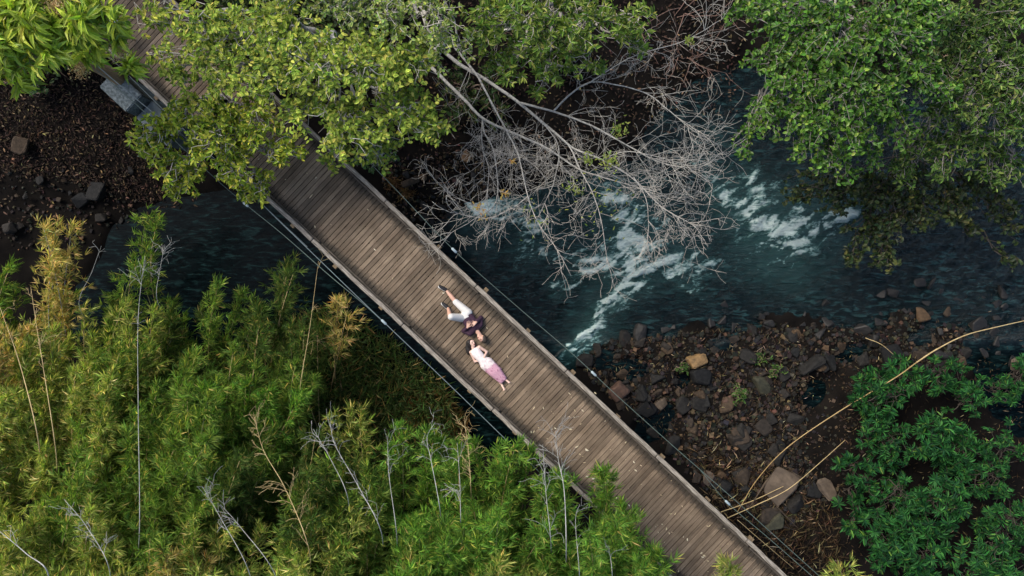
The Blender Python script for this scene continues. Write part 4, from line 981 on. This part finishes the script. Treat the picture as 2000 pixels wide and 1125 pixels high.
# shrubs at the lower right
SG = [(.018, .080, .022), (.028, .115, .028), (.046, .155, .034), (.010, .048, .018), (.11, .21, .040)]
SHR = [((1720, 770, 62), (1770, 730, 40), 'green fan leaved shrub nearest to the yellow pole'), ((1830, 730, 50), (1880, 790, 50), 'green fan leaved shrub below the dark waterline rocks'), ((1690, 840, 46), (1740, 860, 55), 'green fan leaved shrub in the middle left of the thicket'), ((1820, 860, 66), (1880, 880, 50), 'dark green shrub in the middle of the thicket'), ((1950, 770, 50), (1985, 730, 40), 'bluish green shrub rising beside the pale pool'), ((1960, 870, 60), (1920, 930, 56), 'dark shrub at the right edge below the pool'), ((1690, 940, 46), (1740, 970, 60), 'green shrub over the dark gap left of the thicket'), ((1830, 980, 70), (1770, 1030, 50), 'dark green shrub low in the thicket'), ((1970, 1010, 60), (1930, 1070, 60), 'green shrub at the lower right corner'), ((1710, 1060, 56), (1800, 1090, 66), 'dark shrub along the bottom edge right of the bridge'), ((1660, 905, 28), (1668, 1015, 34), 'small sprig of green fans at the left rim of the thicket'), ((1890, 1120, 60), (1990, 1120, 50), 'green shrub at the bottom right of the photo')]
for i, (a, b_, lab) in enumerate(SHR):
    b = gpos((a[0]+b_[0])/2, (a[1]+b_[1])/2); z = b[2]
    tree('fan_leaved_shrub', lab, 'shrub', b, (b[0], b[1], z+.6), [(a[0], a[1], z+1.3, a[2], .45), (b_[0], b_[1], z+1.1, b_[2], .45), ((a[0]+b_[0])/2+random.uniform(-30, 30), (a[1]+b_[1])/2+random.uniform(-30, 30), z+.6, a[2], .4)], 'fan', SG, [3, 4, 2.5, 4, .5], 1.35, .018, 'bark_dark', 'bark_dark', random.uniform(.8, 1.2), 1.0, 'shrubs at the lower right')

# ------------------------------------------------------------------ the bare grey tree over the rapids
def C3(pts, z0, z1):
    n = len(pts); return [P(600+x/2.164, y/2.164, z0+(z1-z0)*i/(n-1)) for i, (x, y) in enumerate(pts)]
LIMBS = [([(470, 230), (540, 300), (660, 420), (740, 500), (850, 555), (1000, 620), (1140, 710), (1260, 750), (1400, 790)], -.9, .9, .085, .012),
         ([(560, 200), (640, 270), (760, 340), (900, 435), (1000, 520), (1060, 570), (1130, 625), (1250, 670), (1380, 750), (1500, 870), (1620, 940)], -.6, 1.4, .085, .010),
         ([(900, 435), (1040, 470), (1200, 530), (1380, 630), (1500, 690), (1620, 710)], .1, 1.6, .050, .009),
         ([(1040, 470), (1120, 390), (1200, 345), (1310, 360), (1440, 400), (1530, 470), (1600, 520)], .4, 1.7, .040, .009),
         ([(1200, 345), (1300, 280), (1400, 230), (1560, 185), (1680, 130)], .9, 1.6, .026, .008),
         ([(600, 170), (640, 220), (720, 330), (800, 480), (850, 570), (890, 660), (930, 830), (970, 940), (1050, 1050)], -.3, .7, .055, .010),
         ([(740, 500), (750, 560), (790, 650), (800, 850), (700, 930), (610, 980)], -.4, .2, .034, .009),
         ([(740, 500), (738, 620), (765, 715), (760, 800)], -.4, 0, .022, .009),
         ([(1060, 570), (1110, 620), (1150, 710), (1200, 800), (1240, 920), (1265, 1080)], .5, 1.1, .034, .008),
         ([(1250, 670), (1350, 640), (1480, 660), (1600, 700)], .9, 1.6, .02, .007),
         ([(930, 830), (860, 880), (760, 920), (640, 900)], .4, .7, .02, .007),
         ([(1000, 520), (1060, 620), (1040, 760), (1000, 860)], .3, .6, .022, .007),
         ([(1380, 750), (1430, 840), (1440, 960)], 1.1, 1.3, .02, .006),
         ([(720, 150), (850, 125), (940, 80), (1030, 50), (1120, 40)], .0, .6, .07, .05),
         ([(640, 220), (625, 100), (600, 40), (560, -20)], -.2, .8, .045, .02)]
base = gpos(860, 90)
bare = empty('bare_tree', base); tag(bare, 'leafless grey tree spreading fine twigs over the white rapids', 'tree')
b0 = np.array(base); Tk = Tubes(); tips = Tubes(); Fn = Tubes()
Tk.add(stray(np.array((0, 0, -.3)), P(845, 110, -.7)-b0, 6, .2), .17, .1, 10)
def twigs(start, d, L, r, depth):
    n = 5; pts = [start]; dd = np.array(d); bend = RG.normal(0, .13, 3)
    for i in range(n-1):
        dd = norm(dd+bend+RG.normal(0, .15, 3)); pts.append(pts[-1]+dd*L/(n-1))
    (tips if r > .006 else Fn).add(pts, r, max(r*.55, .0035), 4 if r > .006 else 3)
    if depth <= 0: return
    for k in range(RG.integers(2, 5)):
        i = RG.integers(1, n); side = rnd(1)[0]; side[2] *= .6; side -= (side@dd)*dd; side = norm(side)
        twigs(pts[i], norm(dd*.75+side*RG.uniform(.5, 1.0)), L*RG.uniform(.45, .8), r*.62, depth-1)
for pts, z0, z1, ra, rb in LIMBS:
    sp = spline(C3(pts, z0, z1), 5)-b0; sp += np.cumsum(RG.normal(0, .004, sp.shape), 0)
    Tk.add(sp, ra*.62, rb*.75, 8)
    if ra == .07: continue
    m = len(sp); seg = np.linalg.norm(np.diff(sp, axis=0), axis=1).sum(); thin = ra < .06
    for k in range(int(seg*(3.3 if thin else 3.0))):
        f = RG.uniform(.35 if not thin else .2, 1.0); i = min(int(f*(m-1)), m-2); dd = norm(sp[i+1]-sp[i]); side = rnd(1)[0]; side[2] *= .5; side -= (side@dd)*dd; side = norm(side)
        twigs(sp[i], norm(dd*RG.uniform(.5, 1.1)+side*.75), RG.uniform(.4, 1.3), RG.uniform(.005, .008), 2 if k % 3 else 3)
    for k in range(3): twigs(sp[-1], norm(norm(sp[-1]-sp[-3])+rnd(1, .3)[0]), .8, .009, 2)
Tk.build('trunk', M['bark_pale'], bare); tag(tips.build('branches', M['bark_pale'], bare), kind='stuff'); tag(Fn.build('twigs', M['twig_pale'], bare), kind='stuff')
Lf = Leaves()
for (u, v, z, r, n, cs) in ((1190, 315, 1.4, 18, 60, 0), (1150, 310, 1.2, 14, 40, 0), (1210, 250, 1.3, 16, 50, 0), (1165, 128, 1.2, 14, 60, 0), (1125, 370, 1, 16, 40, 0), (985, 378, .3, 7, 26, 1), (935, 405, .4, 8, 20, 1), (1002, 315, .3, 4, 12, 1), (1345, 80, 1.6, 8, 30, 0), (945, 420, .4, 9, 14, 1), (1040, 430, .6, 40, 30, 0), (1180, 400, 1.0, 60, 40, 0)):
    k = TANH*(CAM_H-z)/1000; p = P(u, v, z)-b0+rnd(n, r*k*.55)*np.array((1, 1, .4)); Lf.add(p, rnd(n)*np.array((1, 1, .4)), rnd(n, .4)+np.array((0, 0, 1.)), RG.uniform(.06, .13, n), .035, pal(n, [(.14, .19, .04), (.22, .25, .06)] if cs == 0 else [(.45, .34, .10), (.42, .26, .08)], None, .2))
tag(Lf.build('leaves', M['leaf'], bare, T_OVAL), kind='stuff')
# dry reddish bush at the top
base = gpos(1330, 20); rb = empty('dry_bush', base); tag(rb, 'dry reddish tangle of bare stems on the dark bank at the top', 'bush')
Fn = Tubes(); tips = Tubes()
for k in range(7):
    d = norm(rnd(1)[0]*np.array((1, .8, .2))+np.array((.1, -.75, .6))); twigs(rnd(1, .12)[0]*np.array((1.5, 1, .2)), d, RG.uniform(.9, 1.7), .013, 2 if k % 2 else 1)
tag(tips.build('stems', M['twig_red'], rb), kind='stuff'); tag(Fn.build('twigs', M['twig_red'], rb), kind='stuff')
base = gpos(1350, 105); rb = empty('dry_bush', base); tag(rb, 'thin grey bare bush in the dark right of the bare tree', 'bush')
Fn = Tubes(); tips = Tubes()
for k in range(12):
    d = norm(rnd(1)[0]*np.array((1, 1, .2))+np.array((.25, -.4, .5))); twigs(rnd(1, .1)[0]*np.array((1.5, 1, .2)), d, RG.uniform(.7, 1.5), .010, 2)
tag(tips.build('stems', M['twig_red'], rb), kind='stuff'); tag(Fn.build('twigs', M['twig_pale'], rb), kind='stuff')

# ------------------------------------------------------------------ bamboo on the near bank
BG = {'g': ([(0.106, 0.188, 0.038), (0.157, 0.249, 0.048), (0.227, 0.305, 0.063), (0.371, 0.365, 0.089), (0.065, 0.121, 0.026), (0.656, 0.487, 0.189)], [3, 4, 3, 1, 1.6, .2]),
      'y': ([(0.177, 0.244, 0.053), (0.258, 0.316, 0.071), (0.371, 0.390, 0.105), (0.542, 0.463, 0.158), (0.100, 0.147, 0.032), (0.740, 0.548, 0.252)], [3, 4, 3, 1.5, 1.6, .6]),
      'b': ([(0.100, 0.213, 0.038), (0.149, 0.286, 0.048), (0.227, 0.347, 0.061), (0.371, 0.414, 0.084), (0.057, 0.128, 0.026), (0.628, 0.463, 0.179)], [3, 4, 3, 1, 1.6, .15]),
      's': ([(0.371, 0.316, 0.105), (0.542, 0.414, 0.168), (0.713, 0.523, 0.252), (0.199, 0.232, 0.058), (0.485, 0.268, 0.095)], [3, 3, 2, 2, .5]),
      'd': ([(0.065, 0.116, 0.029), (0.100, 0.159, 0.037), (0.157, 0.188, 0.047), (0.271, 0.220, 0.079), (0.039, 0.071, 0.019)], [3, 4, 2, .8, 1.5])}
def culm_leaves(Lf, path, f0, cols, wts, dens, Ls, gap, spread):
    m = len(path); seg = np.linalg.norm(np.diff(path, axis=0), axis=1).sum()
    nn = max(4, int(seg*(1-f0)/gap)); f = np.linspace(f0, 1, nn)
    nb = 3
    f = np.repeat(f, nb)+RG.normal(0, .01, nn*nb); f = np.clip(f, 0, .999)
    i = (f*(m-1)).astype(int); fr = (f*(m-1)-i)[:, None]
    node = path[i]*(1-fr)+path[i+1]*fr; tan = norm(path[i+1]-path[i])
    n = len(f); prof = np.clip(1.2-np.abs(f-(f0+.4*(1-f0)))/(1-f0)*1.25, .28, 1)*RG.uniform(.5, 1.2, n)
    bd = norm(tan*.85+rnd(n, .55)*np.array((1, 1, .4))+np.array((0, 0, .05))); bl = spread*RG.uniform(.45, 1.1, n)*prof
    k = max(2, int(3*dens)); s = np.tile(np.linspace(.35, 1, k), n)
    bp = np.repeat(node, k, 0)+np.repeat(bd*bl[:, None], k, 0)*s[:, None]+rnd(n*k, .03); bdd = np.repeat(bd, k, 0)
    bp[:, 2] -= .10*(s**2)*np.repeat(bl, k)
    q = 10; N_ = n*k*q; fan = norm(rnd(n*k)*np.array((1, 1, .6))+bdd*.7)
    base = np.repeat(bp, q, 0)+rnd(N_, .012); ax = np.repeat(norm(bdd+fan*.6), q, 0)
    d = norm(ax*.95+rnd(N_, .43)*np.array((1, 1, .5))+np.array((0, 0, -.10)))
    up = rnd(N_, .45)+np.array((0, 0, 1.))
    tuft = np.repeat(np.exp(RG.normal(0, .16, (n*k, 1))), q, 0)
    L = Ls*RG.uniform(.5, 1.3, N_); Lf.add(base, d, up, L, L*.08, pal(N_, cols, wts, .2)*tuft)
    return node, bd, bl
CUL = 0
LOOK = {'g': 'mid green', 'y': 'yellowish green', 'b': 'bright green', 's': 'straw coloured', 'd': 'dark green'}
ORD = 'first second third fourth fifth sixth seventh eighth ninth tenth eleventh twelfth thirteenth fourteenth fifteenth sixteenth'.split()
def row_label(k, i, row): return f'{LOOK[k]} bamboo clump, {ORD[i]} from the left in the {row} row of the stand'
def bamboo(u, v, z, kind='g', n=5, lab=None, dens=1.0, length=300, lean=0.0, wid=85, f0=.36, stem='culm', bd_r=.0035, grp='bamboo clumps of the near bank', cat='bamboo'):
    if 'row of the stand' in lab: u += random.gauss(0, 26); v += random.gauss(0, 30); z += random.gauss(0, .35); length *= random.uniform(.75, 1.25); lean += random.gauss(0, 35); dens *= random.uniform(.8, 1.2)
    bu, bv = u+lean+random.uniform(-15, 15), v+length
    q = P(bu, bv, -2.4); gz_ = float(ground_z(q[0], q[1])); b0 = np.array((q[0], q[1], gz_))
    root = empty('bamboo_clump', b0); tag(root, lab, cat, grp)
    Lf = Leaves(); cols, wts = BG[kind]
    for c in range(n):
        tu = u+random.gauss(0, wid*.6); tv = v+abs(random.gauss(0, wid*.8)) if c else v+8
        tz = z+random.gauss(0, .45)-(.9 if c > 3 else 0); tip = P(tu if c else u, tv, tz)-b0; st = rnd(1, .12)[0]; st[2] = -.1
        mid = st*.45+tip*.55+np.array((random.gauss(0, .25), random.gauss(-.2, .2), random.uniform(.5, 1.5)))
        path = bez(st, mid, tip, 12); T = Tubes(); T.add(path, .017, .005, 5); T.build('culm', M['culm_straw' if (stem == 'culm' and c % 3 == 0) else stem], root)
        node, bd, bl = culm_leaves(Lf, path, f0, cols, wts, dens, .21, .24, random.uniform(.45, .85))
    tag(Lf.build('foliage', M['leaf'], root, T_NARROW), kind='stuff'); return root
# back row along the pool
bamboo(15, 525, -.2, 'g', 4, 'bamboo clump at the left edge next to the tall pale plumes')
bamboo(110, 440, .4, 's', 4, 'tall straw coloured bamboo plumes rising over the dark left pool', .5, 330, -6, 30, .25, 'culm_dead')
bamboo(165, 600, .4, 'y', 4, 'pale yellowish bamboo plume below the tall straw plumes', .8, 300)
bamboo(308, 425, -.4, 'g', 2, 'narrow green bamboo shoot standing out over the dark water', .8, 230, -40, 16, .35)
bamboo(262, 515, -.5, 'g', 2, 'short green bamboo shoot below the narrow shoot over the water', .8, 200, 0, 24, .4)
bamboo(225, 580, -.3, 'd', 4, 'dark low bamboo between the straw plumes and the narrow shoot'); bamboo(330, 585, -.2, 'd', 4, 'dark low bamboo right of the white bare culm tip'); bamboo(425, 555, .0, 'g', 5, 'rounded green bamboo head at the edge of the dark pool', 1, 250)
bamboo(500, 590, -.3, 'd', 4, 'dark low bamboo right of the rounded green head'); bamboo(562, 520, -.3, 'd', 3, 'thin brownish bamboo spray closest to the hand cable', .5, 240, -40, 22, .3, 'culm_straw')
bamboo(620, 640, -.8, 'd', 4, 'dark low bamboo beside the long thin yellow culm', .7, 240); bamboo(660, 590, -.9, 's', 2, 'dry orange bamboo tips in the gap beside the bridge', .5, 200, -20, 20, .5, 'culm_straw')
for i, (u, v, k) in enumerate(((-10, 640, 's'), (60, 650, 'y'), (130, 690, 'y'), (215, 680, 'g'), (315, 590, 'y'), (300, 680, 'g'), (390, 660, 'g'), (480, 670, 'g'), (560, 700, 'g'))): bamboo(u, v, 1.0, k, 8, row_label(k, i, 'second'))
for i, (u, v, k) in enumerate(((-20, 760, 'y'), (50, 790, 'y'), (140, 780, 'y'), (220, 790, 'g'), (290, 770, 'g'), (370, 780, 'g'), (450, 790, 'b'), (530, 800, 'g'), (600, 830, 'd'))): bamboo(u, v, 1.8, k, 8, row_label(k, i, 'third'))
bamboo(690, 795, 1.4, 'y', 4, 'yellow green bamboo spray beside the dark gap near the bridge', .9, 280, 20, 40)
bamboo(780, 835, 1.2, 'b', 3, 'small bright bamboo spray between the gap and dry orange grass', .9, 240, 10, 28)
for i, (u, v, k) in enumerate(((-10, 900, 'y'), (80, 910, 'y'), (170, 900, 'g'), (260, 890, 'g'), (350, 910, 'g'), (430, 910, 'g'), (510, 930, 'd'), (580, 930, 'd'), (650, 900, 'g'))): bamboo(u, v, 2.5, k, 8, row_label(k, i, 'fourth'))
bamboo(845, 850, 1.9, 'b', 4, 'bright green bamboo spray below the dry orange grass', 1, 290, 0, 40); bamboo(925, 862, 2.0, 'b', 5, 'bright green bamboo head reaching the left cable', 1, 290, 0, 45)
bamboo(1005, 868, 2.1, 'b', 4, 'bamboo spray crossing the left kerb of the bridge', 1, 290, -20, 36); bamboo(720, 920, 2.2, 'g', 4, 'green bamboo between two groups of white dead culms')
bamboo(1180, 915, 2.0, 'b', 3, 'topmost bamboo spray lying over the deck planks', .9, 270, -40, 26); bamboo(1085, 930, 2.4, 'b', 4, 'bamboo behind the tall white dead culm at the kerb', 1, 290, 0, 36)
for i, (u, v, k) in enumerate(((20, 1020, 'y'), (120, 1030, 'y'), (220, 1020, 'y'), (300, 1010, 'g'), (390, 1030, 'y'), (480, 1030, 'y'), (560, 1050, 'g'), (640, 1010, 'y'), (720, 1030, 'g'), (790, 980, 'b'), (860, 990, 'b'), (940, 990, 'b'), (1030, 1000, 'b'), (1120, 1010, 'b'))): bamboo(u, v, 3.0, k, 8, row_label(k, i, 'fifth'))
bamboo(1215, 985, 2.5, 'b', 4, 'bright bamboo fan spreading over the middle of the lower deck', 1, 280, -50, 34)
bamboo(1275, 1075, 2.8, 'b', 4, 'rightmost large bamboo fan at the bottom of the deck', 1, 260, -60, 30)
for i, (u, v, k) in enumerate(((-10, 1120, 'y'), (70, 1120, 'y'), (160, 1130, 'y'), (250, 1110, 'y'), (340, 1120, 's'), (430, 1120, 'y'), (520, 1130, 'y'), (610, 1110, 'g'), (700, 1120, 'y'), (780, 1080, 'b'), (850, 1110, 'y'), (930, 1090, 'b'), (1010, 1090, 'y'), (1090, 1090, 'b'), (1170, 1090, 'b'), (1240, 1130, 'b'))): bamboo(u, v, 3.4, k, 8, row_label(k, i, 'bottom'))
bamboo(1415, 1100, 2.6, 'y', 2, 'small pale bamboo tip poking over the deck at the bottom edge', .6, 200, 0, 14, .6)
bamboo(1640, 1102, 1.6, 'y', 2, 'small bamboo tip at the bottom edge right of the bridge', .7, 200, 20, 20, .6)

# dead culms
def dead(pts, z0, z1, lab, r=.013, twigs_n=10, m='culm_dead', L=.35, top=.5):
    global Fn, tips
    q = [P(u, v, z0+.55+(z1-z0+.25)*i/(len(pts)-1)) for i, (u, v) in enumerate(pts)]
    g = P(pts[0][0], pts[0][1]+60, -2.4); foot = np.array((g[0], g[1], float(ground_z(g[0], g[1]))))
    root = empty('dead_culm', foot); tag(root, lab, 'bamboo', 'bare dead bamboo culms')
    r *= .75; sp = spline([foot]+q, 8)-foot; T = Tubes(); T.add(sp, r*1.15, r*.4, 6); T.build('culm', M[m], root)
    Fn = Tubes(); tips = Tubes(); n = len(sp)
    for k in range(twigs_n):
        f = RG.uniform(1-top, 1); i = min(int(f*(n-1)), n-2); dd = norm(sp[i+1]-sp[i]); sd = rnd(1)[0]; sd[2] *= .5; sd -= (sd@dd)*dd
        twigs(sp[i], norm(dd*.95+norm(sd)*.55), L*RG.uniform(.6, 1.3), .005, 1)
    tag(tips.build('branches', M[m], root), kind='stuff'); tag(Fn.build('twigs', M[m], root), kind='stuff')
dead([(272, 1050), (270, 800), (270, 620), (283, 500)], 2.4, .6, 'long straight pale culm standing upright in the left of the bamboo stand', .014, 8, 'culm_dead', .35, .3)
dead([(745, 1040), (700, 950), (655, 870), (645, 828)], 3.0, 1.9, 'white dead culm with many side twigs left of the bright bamboo', .015, 16, top=.7)
dead([(680, 975), (650, 905), (612, 838)], 2.9, 2.0, 'white dead culm, outermost left of its group of three', .013, 7)
dead([(775, 1045), (760, 930), (757, 860)], 3.0, 2.0, 'white dead culm with a yellow green spray around its top', .013, 8)
dead([(860, 1000), (842, 900), (834, 855), (850, 825)], 3.0, 1.8, 'white dead culm with hooked tip beside the dry orange grass', .013, 8)
dead([(900, 1020), (898, 940), (893, 865)], 3.0, 1.9, 'thin white dead culm in the bright bamboo', .012, 10)
dead([(920, 960), (915, 880), (907, 822)], 2.6, 1.6, 'brown dead plume rising over the small dark pool', .011, 18, 'culm_straw', .3, .6)
dead([(1106, 1080), (1102, 960), (1090, 895), (1085, 842)], 3.2, 2.0, 'thickest white dead culm with forked top lying against the deck', .017, 16, L=.42, top=.45)
dead([(1076, 1060), (1066, 960), (1060, 868)], 3.1, 2.0, 'white dead culm just left of the forked one', .013, 12, top=.7)
dead([(1132, 1130), (1124, 1020), (1132, 985)], 3.4, 2.6, 'short curved white dead culm at the lower deck edge', .012, 5)
dead([(1196, 1130), (1189, 1065)], 3.5, 3.0, 'short pale stump of culm at the bottom edge beside the deck', .014, 2)
dead([(605, 1080), (560, 960), (515, 880), (497, 815)], 3.2, 2.0, 'straw coloured dead culm with feathery twigs in the middle of the stand', .013, 20, 'culm_straw', .42, .7)
dead([(490, 1130), (430, 1010), (395, 950)], 3.5, 2.7, 'pale dead culm leaning left near the bottom middle', .012, 6)
dead([(540, 1130), (470, 1030), (430, 985)], 3.5, 2.8, 'second pale dead culm leaning left near the bottom middle', .012, 5)
dead([(215, 1120), (170, 1030), (125, 975)], 3.4, 2.7, 'white forked dead culm near the bottom left', .014, 12, top=.6)
dead([(95, 1125), (50, 1080), (-10, 1030)], 3.5, 3.0, 'thick pale culm slanting into the bottom left corner', .022, 3)
dead([(75, 860), (40, 715), (0, 600)], 2.0, 1.0, 'thick cream culm leaning at the left edge of the photo', .02, 2, 'culm_straw')
dead([(110, 890), (85, 720), (72, 640), (60, 560)], 2.0, .6, 'tan jointed culm below the straw plumes', .014, 8, 'culm_straw')
dead([(585, 770), (605, 640), (622, 510)], .6, -.4, 'long thin yellow culm standing by the dark gap', .011, 4, 'culm_straw')
dead([(155, 600), (180, 530), (198, 480)], .6, .0, 'thin white culm crossing the dark left water', .008, 2)
dead([(308, 590), (312, 530), (322, 478)], .6, .0, 'white bare culm tip right of the narrow shoot', .009, 8)

# low growth in the gap beside the bridge
def low_growth(name, lab, poly, n, cols, wts, l0, l1, hgt, kind='stuff'):
    x, y = scatter(poly, n); z = ground_z(x, y); Lf = Leaves(); d = rnd(n)*np.array((1, 1, .5))+np.array((0, .35, .55)); L = RG.uniform(l0, l1, n)
    Lf.add(np.stack([x, y, z+RG.random(n)*hgt], -1), d, rnd(n, .4)+np.array((0, 0, 1.)), L, L*.09, pal(n, cols, wts, .28)); o = Lf.build(name, M['leaf'], None, T_NARROW); tag(o, lab, 'grass', kind=kind)
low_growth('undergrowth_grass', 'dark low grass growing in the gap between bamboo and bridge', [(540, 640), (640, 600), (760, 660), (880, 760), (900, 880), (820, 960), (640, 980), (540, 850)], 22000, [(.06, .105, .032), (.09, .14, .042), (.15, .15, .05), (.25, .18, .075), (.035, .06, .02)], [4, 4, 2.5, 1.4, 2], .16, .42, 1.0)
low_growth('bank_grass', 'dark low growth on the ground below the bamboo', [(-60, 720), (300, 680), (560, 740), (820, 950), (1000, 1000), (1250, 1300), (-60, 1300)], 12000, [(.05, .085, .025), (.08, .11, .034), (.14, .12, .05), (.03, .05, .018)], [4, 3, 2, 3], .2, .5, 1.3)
low_growth('dry_grass', 'dry orange brown grass beside the left kerb of the bridge', [(800, 770), (850, 750), (915, 820), (900, 870), (850, 880), (800, 830)], 2600, [(.13, .075, .025), (.20, .115, .035), (.09, .06, .025), (.26, .18, .07)], [3, 3, 3, 1], .14, .36, .7)
for i, (u, v, lab) in enumerate(((790, 372, 'tuft of dry brown grass below the right kerb'), (762, 352, 'smaller dry tuft close to the right kerb'))):
    b = gpos(u, v); n = 160; Lf = Leaves(); Lf.add(np.array(b)+rnd(n, .09)*np.array((1, 1, .2)), rnd(n)*np.array((1, 1, .4))+np.array((0, 0, .5)), rnd(n, .4)+np.array((0, 0, 1.)), RG.uniform(.12, .34, n), .014, pal(n, [(.30, .19, .09), (.2, .11, .05)], None, .25)); o = Lf.build('dry_tuft', M['dry']); tag(o, lab, 'grass', 'dry tufts by the right kerb')

# fallen poles on the right bank
def pole(pts, zs, r0, r1, lab, m='pole', joints=True):
    q = [np.array((*P(u, v, z)[:2], z)) for (u, v), z in zip(pts, zs)]; sp = spline(q, 10); root = empty('fallen_pole', sp[0]); tag(root, lab, 'pole', 'fallen stalks on the right bank')
    T = Tubes(); T.add(sp-sp[0], r0, r1, 7); T.build('stalk', M[m], root)
    if joints:
        for i in range(4, len(sp)-2, 6):
            t = norm(sp[i+1]-sp[i-1]); K = Tubes(); rr = r0+(r1-r0)*i/len(sp); c = sp[i]-sp[0]; K.add([c-t*.015, c, c+t*.015], rr, rr, 7, [rr*1.02, rr*1.25, rr*1.02]); K.build('joint', M[m], root)
pole([(1440, 1000), (1480, 935), (1540, 872), (1640, 803), (1745, 740), (1790, 708)], [-2.9, -2.5, -2.1, -1.8, -1.7, -1.8], .010, .016, 'yellow bamboo pole arching up from the bank into the shrubs')
pole([(1790, 708), (1830, 682), (1885, 655), (1950, 638), (2030, 620)], [-2.3, -2.3, -2.4, -2.6, -2.8], .022, .010, 'tan dry stalk reaching from the shrubs across the waterline rocks', 'culm_straw')
pole([(1420, 1012), (1480, 985), (1540, 955), (1600, 905), (1650, 860)], [-2.8, -2.6, -2.4, -2.4, -2.5], .014, .007, 'thin brown stalk crossing below the yellow pole', 'culm_straw')
pole([(1408, 1000), (1470, 978), (1530, 950)], [-2.85, -2.7, -2.6], .014, .008, 'short straw stalk lying beside the thin brown stalk', 'culm_straw')
pole([(1440, 1015), (1480, 1050), (1550, 1110)], [-2.6, -2.6, -2.6], .010, .006, 'thin straw stalk at the lower end of the bank', 'culm_straw', False)
pole([(1690, 660), (1720, 672), (1745, 692)], [-2.7, -2.6, -2.7], .010, .006, 'short bent twig above the top of the shrubs', 'culm_straw', False)
